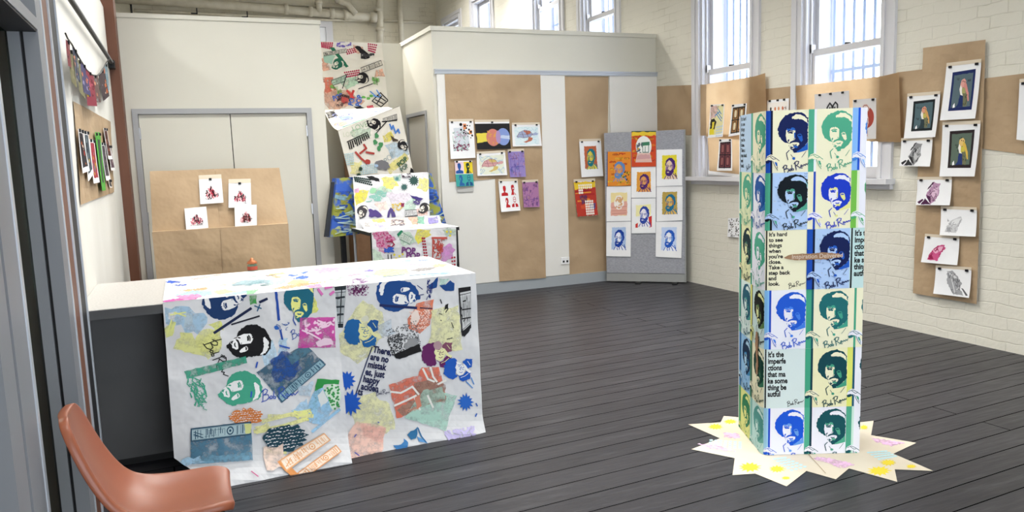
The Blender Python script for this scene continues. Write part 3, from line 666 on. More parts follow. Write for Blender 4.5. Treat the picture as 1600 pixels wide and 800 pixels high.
def boombox(a, q, col, paper, fillrest=None):
    """cassette player panel drawn into the quad q (TL TR BR BL)"""
    f = bil(q); old = a.tf; a.st.append(old); a.tf = (lambda p: old(f(p))) if old else f
    a.poly([(0, 0), (1, 0), (1, 1), (0, 1)], col); a.poly([(.02, .1), (.98, .1), (.98, .9), (.02, .9)], paper)
    bars = []
    for x0, x1, n in ((.05, .2, 3), (.24, .42, 7), (.44, .58, 4), (.74, .95, 6)):
        for i in range(n):
            x = x0+(x1-x0)*(i+random.uniform(.1, .7))/n; y0 = random.choice((.16, .2, .34)); y1 = random.choice((.84, .8, .62)); bars.append((x, y0, x+random.uniform(.006, .02), y1))
    a.L += 1
    for x0, y0, x1, y1 in bars: a.tri([[(x0, y0), (x1, y0), (x1, y1)], [(x0, y0), (x1, y1), (x0, y1)]], col, False)
    a.lines([[(.05, random.uniform(.2, .8)), (.2, random.uniform(.2, .8))] for _ in range(3)]+[[(.3, .3), (.56, .3)], [(.24, .72), (.42, .7)]], .03, col)
    a.ell(.655, .5, .06, .32, col, 14); a.ell(.655, .5, .042, .22, paper, 12); a.ell(.655, .5, .02, .1, col, 8)
    a.lines([[(.02, .15), (.98, .15)], [(.02, .87), (.98, .87)]], .015, col); a.st.pop(); a.tf = old
def cone(a, x, y, rx, ry, col, light, rot=0):
    a.push(x, y, 1, rot); a.ell(0, 0, rx, ry, col, 34, 0, .16)
    for i in range(-6, 7):
        for j in range(-3, 4):
            u, v = i/6.5+(.075 if j % 2 else 0)+random.uniform(-.03, .03), j/3.7+random.uniform(-.06, .06)
            if u*u+v*v < .97:
                s = rx*random.uniform(.035, .075); cx, cy = u*rx, v*ry; k = 1 if u > 0 else -1
                a.poly([(cx-s*1.3, cy+s*.2), (cx-s*.2, cy-s*.8), (cx+s*1.2, cy-s*.3), (cx+s*.5, cy+s*.1), (cx-s*.1, cy-s*.1)], light, s*.25, s)
    a.pop()
def halfdots(a, q, nx, ny, col, r, ry=None):
    f = bil(q); a.dots([f(((i+.5)/nx, (j+.5)/ny)) for i in range(nx) for j in range(ny)], r, col, ry)
def scatter(a, q, n, col, r, jit=.5):
    f = bil(q); a.dots([f((random.random(), random.random())) for _ in range(n)], r, col, None, 5)
def blot(a, pts, col, r=3): a.poly(pts, 'w'+col if isinstance(col, str) else col, r, r*2.2)
def squig(a, q, n, w, col, amp=.08):
    f = bil(q); L = []
    for _ in range(n):
        u, v = random.random(), random.random(); P = []
        for k in range(5): P.append(f((min(1, max(0, u)), min(1, max(0, v))))); u += random.uniform(-amp, amp); v += random.uniform(-amp, amp)
        L.append(P)
    a.lines(L, w, col)
def lady(a, dark, light, mid=None):
    """head with curly bob tilted to the right beside a raised hand, 100 x 80 field"""
    a.poly([(4, 26), (12, 8), (30, 0), (46, 4), (52, 14), (46, 24), (42, 32), (46, 42), (42, 54), (46, 66), (32, 74), (14, 68), (2, 50)], dark, 2.8, 5)
    a.poly([(46, 12), (58, 18), (68, 28), (74, 42), (70, 54), (58, 62), (48, 58), (42, 50), (46, 42), (41, 33), (46, 24)], light, .8, 5)
    a.poly([(66, 16), (80, 6), (100, 8), (96, 34), (82, 40), (72, 30)], mid or dark, 1.6, 5); a.poly([(52, 64), (66, 60), (80, 46), (92, 54), (88, 76), (66, 82), (54, 78)], dark, 1.8, 5)
    a.poly([(68, 20), (76, 26), (86, 44), (96, 50), (90, 56), (78, 46), (70, 34)], light, .6, 5)
    a.lines([[(50, 24), (58, 26), (62, 24)], [(60, 36), (68, 36), (71, 33)], [(62, 30), (56, 40), (60, 43)], [(54, 49), (60, 52), (65, 49)], [(52, 30), (57, 31)], [(64, 41), (69, 42)], [(46, 58), (56, 66)]], 1.8, dark)
    a.lines([[(58, 68), (72, 64), (84, 56)], [(84, 14), (92, 28)]], 1.6, light)
def headsil(a, x, y, s, kind, col, light):
    a.push(x, y, s)
    if kind == 0: a.poly([(30, 12), (50, 5), (68, 12), (72, 34), (66, 52), (60, 58), (60, 66), (96, 74), (98, 98), (2, 98), (4, 74), (40, 66), (40, 58), (32, 50), (28, 32)], col)
    elif kind == 1:
        a.poly([(30, 8), (56, 4), (66, 14), (68, 28), (74, 36), (68, 40), (70, 54), (58, 58), (60, 68), (92, 98), (20, 98), (34, 66), (26, 40), (24, 20)], col); a.poly([(44, 34), (62, 30), (62, 42), (48, 46)], light); a.poly([(58, 68), (78, 98), (66, 98)], light)
    elif kind == 2:
        a.poly([(40, 6), (66, 6), (76, 24), (76, 50), (66, 58), (70, 70), (96, 78), (98, 98), (30, 98), (36, 72), (44, 58), (30, 40), (34, 16)], col); a.poly([(40, 28), (52, 26), (54, 50), (42, 48)], light)
    else:
        a.lines([[(34, 14), (50, 4), (66, 14), (68, 40), (58, 56), (42, 56), (32, 40), (34, 14)], [(36, 28), (64, 28)], [(44, 46), (56, 46)]], 5, col); a.poly([(4, 98), (8, 74), (38, 62), (50, 76), (62, 62), (92, 74), (96, 98)], col); a.poly([(40, 68), (50, 80), (60, 68), (56, 98), (44, 98)], light)
    a.pop()
def U(a): a.push(0, 0, .01, 0, .01)          # 100 x 100 field on a unit sheet

# ================================================================== KRAFT PAPER ON THE WALLS
def kraft(label, plane, pts, mat=None, group=None, h=.003, base='kraft_sheet', cell=None, cat='brown paper'):
    mb = MB(); a = Art(); V = pts
    P = lambda x, y, hh: plane.P(x, y, h+hh+.004*math.sin(x*.11+y*.07)*math.sin(y*.05))
    a.poly(pts, mat or M['kraft'])
    xs = [p[0] for p in pts]; ys = [p[1] for p in pts]; a2 = [(min(xs)-1, min(ys)-1), (max(xs)+1, min(ys)-1), (max(xs)+1, max(ys)+1), (min(xs)-1, max(ys)+1)]
    emit(mb, a, P, a2, cell=cell or 14, h1=0, dh=0); o = mb.build(base, smooth=False); tag(o, label, cat, group); return o
PB = PY(YB-.024)
kraft('wide brown paper sheet at the left of the partition, ending behind the small heads card', PB, [(694.6, 116), (768, 116), (777, 279.5), (702, 284.5)], h=.002)
kraft('long brown paper sheet hanging from rail to skirting beside the first, behind the turtle prints', PB, [(766.5, 116), (844, 117), (852.7, 434), (780, 439.6)], h=.006)
kraft('narrow brown paper sheet hanging beside the grey felt board', PY(YB-.006), [(880.5, 119.5), (950.5, 119.5), (947, 426), (889, 430)], h=.002)
PR = PX(XR-.004); PRW = PX(XR-.042)
kraft('brown paper band in the corner left of the first window', PR, [(1024, 135), (1105, 132), (1105, 212), (1024, 210)])
kraft('backlit brown paper stretched over the first window', PRW, [(1104, 131.5), (1181, 119), (1196, 114), (1199, 222), (1104, 213)], M['kraftwin'])
kraft('lower backlit paper panel on the first window, behind the dark door print', PX(XR-.03), [(1106, 208), (1190, 214), (1188, 276), (1109, 267)], M['kraftwin'])
kraft('white paper edge on the lower pane of the first window', PX(XR-.026), [(1107, 266), (1192, 274), (1192, 281), (1107, 272)], M['whitewin'], base='white_backing_sheet', cat='white paper')
kraft('brown paper piece on the brick between the two windows', PR, [(1196.5, 139), (1250, 133.5), (1250, 216), (1197, 220)])
kraft('backlit brown paper stretched over the second window', PRW, [(1244, 134), (1268, 132), (1379, 119), (1405, 113), (1408, 222), (1346, 221), (1246, 218)], M['kraftwin'])
kraft('brown paper between the second window and the tall paper strip', PR, [(1403, 113), (1445, 108), (1442, 223), (1407, 222)])
kraft('brown paper band at the right edge beyond the tall strip', PR, [(1539, 122.5), (1640, 110), (1640, 247), (1534, 232)])
kraft('tall brown paper strip on the brick wall holding the stork prints', PX(XR-.02), [(1443, 75), (1541, 62), (1527, 475), (1427, 458)], h=.006)
kraft('brown paper sheet on the white side wall under the row of pennants', PX(XL+.004), [(114, 158), (172, 190), (177, 300), (125, 320)])

# ================================================================== PRINTS ON THE PARTITION
GP = 'prints on the partition paper'
def p1(a):
    U(a); a.poly([(18, 22), (60, 16), (78, 40), (74, 78), (14, 80), (20, 50)], '#c9cfd6', 3, 8)
    a.poly([(56, 8), (70, 8), (70, 22), (58, 24)], '#d88a5c'); a.poly([(80, 26), (92, 26), (92, 36), (80, 36)], '#e08a48')
    squig(a, [(14, 30), (76, 24), (76, 78), (14, 78)], 26, 2, '#8ea79d', .14); squig(a, [(14, 62), (78, 60), (78, 80), (14, 80)], 22, 2.2, '#7a3a58', .12); squig(a, [(20, 30), (70, 28), (70, 60), (20, 60)], 12, 1.6, '#b98aa5', .14)
    for x, y, r in ((48, 10, 6), (64, 14, 4), (74, 13, 3), (48, 24, 4), (60, 26, 3), (70, 20, 3.4), (80, 24, 4), (88, 30, 4.4), (92, 40, 4), (76, 34, 3), (84, 14, 2.4), (66, 34, 2.6), (58, 32, 3.4), (86, 46, 2.4), (74, 42, 2), (80, 36, 2)): a.ell(x, y, r, r*.7, '#16141a', 12)
    a.pop()
sheet('art_print', 'white print of pale scribbled figures with black dots, leftmost on the partition', 'print', PB, [(700.7, 189), (739, 188.5), (742, 246.5), (703, 248.5)], p1, GP, h=.012)
def p2(a):
    U(a); a.poly([(0, 8), (100, 8), (100, 100), (0, 100)], '#242426'); a.lines([[(5, 20+random.uniform(0, 70)), (95, 20+random.uniform(0, 70))] for _ in range(7)], 1, '#3a3b3d')
    a.poly([(2, 42), (36, 42), (36, 72), (2, 76)], '#d8c84e', 1, 6); a.ell(80, 56, 19, 31, '#7f93c9', 26); a.ell(50, 58, 20, 31, '#c47a6d', 26); a.ell(65, 57, 7, 24, '#a98bb5', 18); a.poly([(74, 50), (99, 52), (99, 66), (72, 60)], '#b9c6de', 1, 6)
    squig(a, [(34, 34), (66, 34), (66, 82), (34, 82)], 10, 2, '#d09a4a', .1); a.pop()
sheet('art_print', 'black landscape print with overlapping red and blue circles', 'print', PB, [(741, 190), (795, 189.4), (797, 232.5), (744.6, 233.7)], p2, GP, pins=(.5,), h=.012)
def turtle(a, cols, back):
    U(a); a.poly([(8, 14), (94, 10), (92, 92), (10, 94)], back, 2, 8); squig(a, [(10, 14), (92, 14), (92, 90), (10, 92)], 22, 2, cols[3], .12)
    a.poly([(16, 56), (26, 36), (46, 26), (64, 32), (72, 46), (62, 58), (38, 62)], cols[0], 1.5, 6); a.poly([(40, 28), (62, 30), (66, 40), (50, 46)], cols[1], 2, 6); a.poly([(68, 44), (82, 38), (92, 42), (88, 50), (72, 52)], cols[0], 1, 5)
    a.poly([(58, 58), (72, 62), (68, 74), (48, 84), (38, 80), (54, 72)], cols[1], 1, 6); a.poly([(18, 54), (26, 58), (14, 64)], cols[0], 1, 4)
    a.lines([[(16, 56), (26, 36), (46, 26), (64, 32), (72, 46), (62, 58), (38, 62), (16, 56)], [(34, 34), (40, 60)], [(50, 28), (56, 58)], [(26, 46), (68, 46)]], 1.4, cols[2]); a.pop()
sheet('art_print', 'white print of a brown shelled turtle in pale blue water', 'print', PB, [(799, 194.5), (842.5, 194), (845, 228), (799.7, 229)], lambda a: turtle(a, ('#9aa6c4', '#b06a54', '#6b4652', '#b3d0d9'), '#d3e0e4'), GP, h=.014)
sheet('art_print', 'multicoloured sketchy turtle print below the black circles print', 'print', PB, [(744, 240), (788.5, 237.5), (791, 273.5), (745, 275)], lambda a: turtle(a, ('#c99a9a', '#c7b06a', '#8a5a6a', '#9db7cf'), '#d9dccb'), GP, h=.012)
def wash(a, cols, seed, extra=None):
    U(a); a.poly([(0, 3), (100, 3), (100, 100), (0, 100)], cols[0])
    for i in range(26): x, y = random.uniform(0, 92), random.uniform(4, 92); s = random.uniform(5, 16); blot(a, [(x, y), (x+s, y+random.uniform(-4, 4)), (x+s, y+s), (x, y+s*.8)], random.choice(cols[1:]), 2)
    squig(a, [(4, 8), (96, 8), (96, 96), (4, 96)], 18, 1.4, cols[-1], .12)
    if extra: extra(a)
    a.pop()
def winlines(a): a.lines([[(12, 30), (60, 28)], [(12, 30), (12, 92)], [(36, 30), (36, 92)], [(60, 28), (60, 92)], [(12, 62), (86, 60)]], 2, '#5a4a92')
sheet('art_print', 'tall blue and purple washed print under the turtle in water', 'print', PB, [(792.5, 236), (818, 235), (820.5, 276), (796, 277)], lambda a: wash(a, ('#8f7fb8', '#6f78bd', '#a987bd', '#b58fb8', '#7a69ae'), 1, winlines), GP, h=.014)
sheet('art_print', 'mauve washed print at the lower right of the long brown paper', 'print', PB, [(815, 284), (840, 282.8), (842, 323), (817, 324)], lambda a: wash(a, ('#a5749c', '#96689a', '#b1839f', '#8a5f94', '#7d5590'), 2, lambda a: a.lines([[(10, 74), (92, 66)], [(30, 74), (30, 96)], [(60, 70), (60, 96)], [(84, 66), (84, 96)]], 2, '#6a4a86')), GP, h=.014)
def p6(a):
    U(a); a.poly([(0, 4), (48, 4), (48, 50), (0, 50)], '#e2c9d2'); headsil(a, 2, 6, .45, 0, '#2b549b', '#e2c9d2')
    a.poly([(50, 4), (100, 4), (100, 50), (50, 50)], '#e0c832'); headsil(a, 52, 6, .45, 1, '#1f3b33', '#e0c832')
    a.poly([(0, 52), (100, 52), (100, 100), (0, 100)], '#3f9c97'); headsil(a, 4, 54, .45, 2, '#2b5c96', '#3f9c97'); headsil(a, 52, 54, .45, 3, '#27507f', '#3f9c97'); a.pop()
kraft('grey painted shadow below the four colour heads card', PB, [(713, 286), (739, 285), (739.5, 299), (714, 300.5)], ink('#b9b8b5'), h=.010, base='painted_shadow', cat='paper')  # flat grey piece, the card's shadow painted as colour
sheet('art_print', 'small card of four coloured heads in blue, yellow and teal', 'print', PB, [(709.7, 251.5), (737, 251), (739.6, 290.4), (712, 291.5)], p6, GP, h=.012, tape=False)
def p7(a): U(a); [headsil(a, *q, '#b5262b', '#e9e9ea') for q in ((10, 14, .36, 0), (54, 12, .36, 1), (18, 54, .34, 2), (58, 52, .36, 3))]; a.pop()
sheet('art_print', 'white print of four red heads on the long brown paper', 'print', PB, [(778, 282.5), (808, 282), (811, 328.6), (780.6, 331)], p7, GP, h=.014, curl=.03)
def bm(dark, bg=None, light='#e9e9ea', mid=None, hatch=None, fr=(.17, .14, .66, .68), pre=None):
    def f(a):
        if pre: U(a); pre(a); a.pop()
        x, y, w_, h_ = fr; a.push(x, y, w_/100, 0, h_/130); beardman(a, dark, bg, light, mid, 0, hatch); a.pop()
    return f
GK = 'prints on the narrow brown paper'
PC = PY(YB-.01)
sheet('portrait_print', 'teal and yellow bearded man print with white border, on narrow brown paper', 'print', PC, [(904, 220), (938, 219), (941, 275), (907, 277)], bm('#1f6f7e', '#b5613f', '#d3c64f', '#8a9a4a', fr=(.16, .14, .64, .66)), GK, h=.012)
def p10(a):
    U(a); a.poly([(0, 4), (100, 4), (100, 100), (0, 100)], '#b3392d', 1, 8); a.poly([(0, 4), (100, 4), (100, 22), (0, 26)], '#e2c035', 2, 8)
    for i in range(14): y = random.uniform(26, 94); a.line([(random.uniform(0, 50), y), (random.uniform(55, 100), y+random.uniform(-3, 3))], 4, random.choice(['#c9512f', '#a12a2c', '#d98b35', '#8a2430']))
    blot(a, [(20, 42), (54, 40), (60, 62), (30, 66)], '#6a3a5c', 3); blot(a, [(64, 66), (92, 66), (90, 82), (66, 84)], '#5b5a96', 3)
    halfdots(a, [(18, 10), (84, 10), (84, 24), (18, 24)], 7, 2, '#f1ece2', 3.4); halfdots(a, [(18, 24), (40, 24), (40, 38), (18, 38)], 3, 2, '#f1ece2', 3.4); halfdots(a, [(44, 56), (84, 56), (84, 98), (44, 98)], 5, 6, '#f1ece2', 3.4); a.pop()
sheet('art_print', 'red and yellow striped print with white dot grids, on narrow brown paper', 'print', PC, [(895.6, 282.6), (929, 281), (932, 335.6), (900.5, 338.5)], p10, GK, h=.012, curl=.02)

# ================================================================== FELT BOARD WITH BEARDED MEN PRINTS
fa, fb = Pl((0, 0, 0), (0, 0, 1)).at(948, 441), Pl((0, 0, 0), (0, 0, 1)).at(1070.5, 443)
d = (fb-fa).normalized(); nrm = Vector((d.y, -d.x, 0)); FB = Pl(fa, nrm); ftop = (FB.at(948, 206.5).z+FB.at(1070, 203.5).z)/2
brd = thing('felt_screen', 'free-standing grey felt display screen in the far corner, covered with bearded men prints', 'display screen', (fa+fb)/2)
def slab(z0, z1, d0, d1, e0=0, e1=0):
    b = [fa+d*e0-nrm*d0, fb+d*e1-nrm*d0, fb+d*e1-nrm*d1, fa+d*e0-nrm*d1]; return [p+Vector((0, 0, z0)) for p in b], [p+Vector((0, 0, z1)) for p in b]
MB().hexa(*slab(.115, ftop, 0, .05), M['felt']).build('felt_panel', brd, bevel=.006)
MB().hexa(*slab(.015, .112, .004, .046), M['greystrip']).build('kick_panel', brd)
MB().hexa(*slab(.015, ftop, .0, .05, (fb-fa).length+.001, .012), M['greystrip']).build('edge_trim', brd)
for t in (.42, .88):
    c = fa.lerp(fb, t); MB().hexa([c-d*.03+nrm*.12, c+d*.03+nrm*.12, c+d*.03-nrm*.12, c-d*.03-nrm*.12], [p+Vector((0, 0, .014)) for p in (c-d*.03+nrm*.12, c+d*.03+nrm*.12, c+d*.03-nrm*.12, c-d*.03-nrm*.12)], M['black']).build('foot', brd)
GB = 'prints pinned to the grey felt screen'
def strokes(cols, y0=4): 
    def f(a):
        a.poly([(0, 0), (100, 0), (100, 100), (0, 100)], cols[0])
        for i in range(30): x, y = random.uniform(0, 80), random.uniform(0, 96); blot(a, [(x, y), (x+random.uniform(12, 34), y+random.uniform(-2, 2)), (x+random.uniform(12, 30), y+5), (x, y+5)], random.choice(cols), 1.5)
    return f
def fl(dark): return dict(pins=(), tape=False, h=.004, curl=.006)
def g1(a):
    U(a); strokes(('#d8862f', '#e0a83a', '#c4502c', '#dcb83a', '#c96a30'))(a); a.poly([(0, 0), (3, 0), (3, 100), (0, 100)], '#2f4f86'); a.pop()
    a.push(.12, .2, .0074, 0, .0052); beardman(a, '#5b83b8', None, '#d89a50', '#c07a58'); a.pop()
    U(a)
    for _ in range(16): a.ell(random.uniform(58, 92), random.uniform(60, 92), 3, 2.4, random.choice(['#2f3a2e', '#7a7a2c', '#c9a92c', '#44602f']), 8, 0, .2)
    a.pop()
sheet('portrait_print', 'orange and yellow painted print of a blue bearded man, top left on the felt screen', 'print', FB, [(948.5, 237), (986, 237), (986, 290), (948.5, 291)], g1, GB, **fl(0))
def g2(a):
    U(a); strokes(('#c4492a', '#d8752f', '#b23a2a', '#dc9a35'))(a); a.poly([(0, 0), (100, 0), (100, 3), (0, 3)], '#1f4a3e'); a.poly([(0, 3), (100, 3), (100, 12), (0, 14)], '#e0c03a', 2, 8)
    a.ell(50, 44, 32, 30, '#e4e6e2', 28); a.poly([(24, 62), (76, 62), (84, 88), (16, 88)], '#d7b3a8'); a.poly([(26, 68), (74, 66), (78, 78), (22, 80)], '#c79a9c', 2, 8)
    a.poly([(40, 32), (74, 30), (74, 40), (40, 42)], '#3f7a5e'); a.lines([[(46, 42), (46, 60)], [(70, 40), (70, 60)], [(46, 60), (70, 60)], [(56, 44), (56, 60)]], 2.5, '#4a6e62'); squig(a, [(22, 34), (44, 34), (44, 60), (22, 60)], 14, 2.5, '#55606e', .2)
    a.ell(30, 54, 4, 3, '#2a3f7a', 8); a.ell(28, 50, 4, 3, '#c9a83a', 8); a.pop()
sheet('art_print', 'red painted print with a white snow globe, top middle of the felt screen', 'print', FB, [(986.8, 205), (1025, 204.6), (1025, 260), (987, 260.5)], g2, GB, **fl(0))
sheet('portrait_print', 'purple bearded man on a yellow ground, top right of the felt screen', 'print', FB, [(1026, 234), (1066, 233), (1066, 290), (1026, 291)], bm('#43276b', '#dccb35', '#dcc4a8', '#8f6a9c'), GB, **fl(0))
sheet('portrait_print', 'purple bearded man on an orange ground, under the snow globe', 'print', FB, [(986.8, 261.5), (1024.6, 260.5), (1025, 308.6), (986.8, 309)], bm('#4a2768', '#dc9a3c', '#d99a58', '#a0607a'), GB, **fl(0))
def g5(a):
    U(a); a.poly([(18, 18), (84, 18), (84, 84), (18, 84)], '#e6d59c', 1, 8); a.poly([(18, 46), (84, 44), (84, 84), (18, 84)], '#d9a394', 2, 8)
    a.ell(50, 46, 20, 22, '#e9e4de', 18, 0, .12); squig(a, [(34, 32), (66, 32), (66, 62), (34, 62)], 14, 3, '#d0a070', .2); a.lines([[(20, 60), (82, 58)], [(20, 70), (82, 70)], [(22, 78), (80, 77)]], 1.6, '#c0807a'); a.pop()
sheet('art_print', 'pale pink and yellow print with a white oval head, left middle of the felt screen', 'print', FB, [(948, 291.7), (986, 290.8), (986, 345), (948, 346)], g5, GB, **fl(0))
sheet('portrait_print', 'teal bearded man on a mottled gold ground, right middle of the felt screen', 'print', FB, [(1026, 291.4), (1066.5, 291), (1066.5, 344), (1026, 346)], bm('#1f6a8f', '#b39a4e', '#d8b25c', '#b07a4a', '#8a6a3a'), GB, **fl(0))
sheet('portrait_print', 'blue line bearded man with a red patch behind the neck, centre of the felt screen', 'print', FB, [(987, 310), (1024.6, 309.6), (1024.6, 364), (987, 364.5)], bm('#2f459c', None, '#e6e4ea', '#a9b0d6', '#7f8cc8', pre=lambda a: (a.poly([(18, 20), (80, 18), (80, 50), (18, 52)], '#e8e2a8', 1, 8), a.poly([(70, 54), (84, 50), (84, 82), (74, 84)], '#c4352f'), a.poly([(16, 74), (26, 70), (26, 84), (16, 84)], '#c4352f'))), GB, **fl(0))
sheet('portrait_print', 'deep blue bearded man with dark shading, bottom left of the felt screen', 'print', FB, [(948, 347), (986, 346), (985.6, 401), (947.4, 400)], bm('#1c3f9a', '#a9bede', '#e2e6f0', '#5f86c9', '#16264f'), GB, **fl(0))
sheet('portrait_print', 'bright blue bearded man with pale blue sky, bottom right of the felt screen', 'print', FB, [(1025, 346.6), (1066, 346), (1064.6, 403), (1024.6, 401)], bm('#2458b8', '#bccdea', '#e6eaf2', '#6f98d8', '#3f70c4'), GB, **fl(0))
# power point on the skirting wall
a0, a1 = PY(YB).at(875, 402), PY(YB).at(888, 411.5)
o = thing('power_point', 'white double power point low on the partition between brown papers', 'socket', ((a0.x+a1.x)/2, YB-.02, a1.z))
MB().box(a0.x, a1.x, YB-.034, YB-.022, a1.z, a0.z, M['paper']).build('face_plate', o, bevel=.003)
for k in (.28, .72):
    x = a0.x+(a1.x-a0.x)*k; MB().box(x-.012, x+.012, YB-.036, YB-.0341, a1.z+.02, a1.z+.045, M['black']).build('socket', o)
    MB().box(x-.006, x+.006, YB-.038, YB-.034, a0.z-.022, a0.z-.008, M['whiteboard']).build('switch', o)

# ================================================================== PRINTS ON THE BRICK WALL
PT = PX(XR-.03)
GS = 'prints on the tall brown strip'
def stork(edge, ground, head, body, beak, neck):
    def f(a):
        U(a); a.poly([(20, 14), (86, 12), (86, 84), (20, 84)], edge); a.poly([(26, 20), (80, 18), (80, 78), (26, 78)], ground, .6, 6)
        for _ in range(14): x, y = random.uniform(30, 68), random.uniform(24, 70); blot(a, [(x, y), (x+9, y+1), (x+8, y+5), (x, y+4)], ground, 1)
        a.poly([(48, 30), (56, 27), (62, 32), (60, 40), (52, 44), (46, 40)], head, .6, 3)
        a.poly([(58, 32), (64, 38), (72, 54), (75, 68), (72, 68), (66, 54), (56, 42)], beak, .4, 4); a.poly([(47, 38), (52, 44), (54, 54), (58, 60), (50, 58), (45, 46)], '#e6e2da')
        a.poly([(52, 44), (60, 44), (64, 54), (58, 58), (53, 54)], neck, .6, 3); a.poly([(56, 54), (66, 54), (70, 66), (70, 77), (58, 77)], '#6d6f55', .8, 4)
        a.poly([(48, 56), (58, 58), (60, 78), (40, 78), (46, 72)], body, .8, 4); a.poly([(32, 74), (36, 70), (38, 78), (32, 79)], '#efeff0')
        a.ell(53, 32, 1.4, 1.2, '#1c1a1e', 8); a.ell(58, 33, 1.4, 1.2, '#1c1a1e', 8); squig(a, [(56, 56), (70, 56), (70, 76), (56, 76)], 8, 1, '#3f4334', .1); a.pop()
    return f
sheet('art_print', 'stork print with navy border and pink head, highest on the tall brown strip', 'print', PT, [(1480, 102.5), (1534.5, 96), (1527, 185), (1473, 188)], stork('#1f2a5c', '#56686f', '#d59a90', '#1f2f5f', '#cf8a82', '#a3a068'), GS, h=.008, curl=.02)
sheet('art_print', 'stork print with black border and orange beak, at the left edge of the strip', 'print', PT, [(1419, 150), (1470.5, 146), (1465, 214), (1416.5, 216.5)], stork('#1d2225', '#4f646b', '#d2937a', '#2c3a40', '#c99a5c', '#b7ac58'), GS, h=.008, curl=.02)
sheet('art_print', 'stork print with brown border and yellow beak, below the navy bordered one', 'print', PT, [(1474, 194), (1533.5, 192), (1527.5, 275.5), (1472, 275.5)], stork('#2d2426', '#5b6a5e', '#d8b872', '#26366b', '#d3b04e', '#c9bc4a'), GS, h=.008, curl=.022)
def flower(c1, c2, c3, kind=0, stem=True):
    def f(a):
        U(a)
        if kind == 0:
            a.poly([(48, 8), (54, 14), (68, 16), (64, 32), (66, 58), (56, 84), (44, 98), (34, 76), (26, 62), (36, 40), (44, 26)], c1, 1.5, 5); a.poly([(44, 12), (50, 10), (36, 36), (30, 40)], c2, 1, 4)
            a.poly([(48, 40), (62, 28), (60, 60), (50, 80), (44, 64)], c3, 2, 6); a.poly([(28, 60), (40, 66), (46, 94), (34, 78)], c2, 1, 5)
            if stem: a.poly([(4, 88), (18, 76), (22, 80), (10, 96)], c2); a.poly([(14, 98), (26, 74), (44, 96)], c2, 1, 5)
            squig(a, [(34, 28), (62, 28), (58, 84), (36, 80)], 14, 1.2, c2, .2)
        elif kind == 1:
            a.poly([(16, 88), (18, 68), (28, 48), (40, 34), (58, 28), (62, 40), (50, 62), (46, 90)], c1, 2, 5); a.poly([(28, 52), (44, 38), (58, 34), (52, 50), (36, 64)], c3, 2, 5); a.poly([(18, 86), (26, 66), (34, 84)], c2, 2, 5); squig(a, [(20, 36), (58, 32), (46, 86), (20, 84)], 10, 1.6, c2, .2)
        else:
            a.poly([(32, 12), (46, 8), (56, 18), (66, 34), (76, 54), (70, 72), (84, 94), (54, 94), (44, 72), (34, 56)], c1, 1.5, 5); a.poly([(36, 20), (48, 18), (64, 36), (52, 34)], c3, 1.5, 5); a.poly([(74, 68), (80, 70), (96, 92), (90, 94)], c2); a.lines([[(46, 40), (58, 88)], [(62, 76), (72, 64)], [(34, 14), (54, 30)]], 2.4, c3); squig(a, [(36, 16), (66, 24), (72, 88), (48, 88)], 12, 1.3, c2, .2)
        a.pop()
    return f
sheet('art_print', 'black and grey flower bud print overlapping the window side of the strip', 'print', PT, [(1410, 219.5), (1459, 218), (1458, 260), (1409, 259)], flower('#8b8b8d', '#2c2c2f', '#bcbcbe'), GS, h=.012, curl=.02)
sheet('art_print', 'purple flower bud print left of centre on the strip', 'print', PT, [(1435, 280), (1489, 280), (1488.5, 320.5), (1434.6, 320)], flower('#b08aa6', '#4a2444', '#d3b3c9'), GS, h=.010, curl=.02)
sheet('art_print', 'pale grey petal print on the strip', 'print', PT, [(1471.6, 325.6), (1527.6, 327.6), (1528, 369.4), (1472, 367)], flower('#c3c3c5', '#9a9a9d', '#d9d9da', 1), GS, h=.010, curl=.02)
sheet('art_print', 'crimson petal print on the strip', 'print', PT, [(1446.6, 368.6), (1500.6, 372.4), (1499, 414), (1443.4, 409)], flower('#c0527f', '#8f1f4a', '#dca3bb', 1), GS, h=.010, curl=.02)
sheet('art_print', 'dark grey flower print, lowest on the strip', 'print', PT, [(1463.6, 417.4), (1519.4, 421.4), (1518, 465), (1463, 458)], flower('#9b9b9e', '#59595c', '#cfcfd1', 2), GS, h=.010, curl=.02)
sheet('art_print', 'white print cut off at the right edge of the view', 'print', PX(XR-.012), [(1594, 128), (1650, 121), (1648, 226), (1591, 218)], None, h=.006)
GW = 'prints on the window papers'
PW = PX(XR-.046)
def w1(a):
    U(a); a.poly([(6, 6), (94, 2), (94, 90), (4, 92)], '#d9d3a0', 1, 8); blot(a, [(6, 6), (60, 4), (40, 40), (6, 44)], '#d6b5b2', 3); halfdots(a, [(50, 66), (96, 62), (96, 100), (50, 100)], 4, 4, '#a9c3dd', 4, 3)
    a.poly([(10, 46), (34, 42), (48, 54), (40, 74), (26, 90), (8, 88)], '#26241f', 2, 6); a.poly([(20, 54), (36, 52), (34, 70), (22, 78)], '#d8c93f', 1, 5); a.lines([[(50, 22), (86, 44)], [(48, 30), (84, 52)], [(36, 34), (70, 22)], [(56, 14), (80, 30)]], 3.5, '#3f79b8'); a.poly([(8, 74), (34, 74), (40, 92), (8, 90)], '#dccb35', 2, 6); a.pop()
sheet('art_print', 'yellow print of a dark face with blue scratches, left on the first window', 'print', PW, [(1111, 163.6), (1133, 162.5), (1132, 213.5), (1108, 215.6)], w1, GW, tape=False, h=.006)
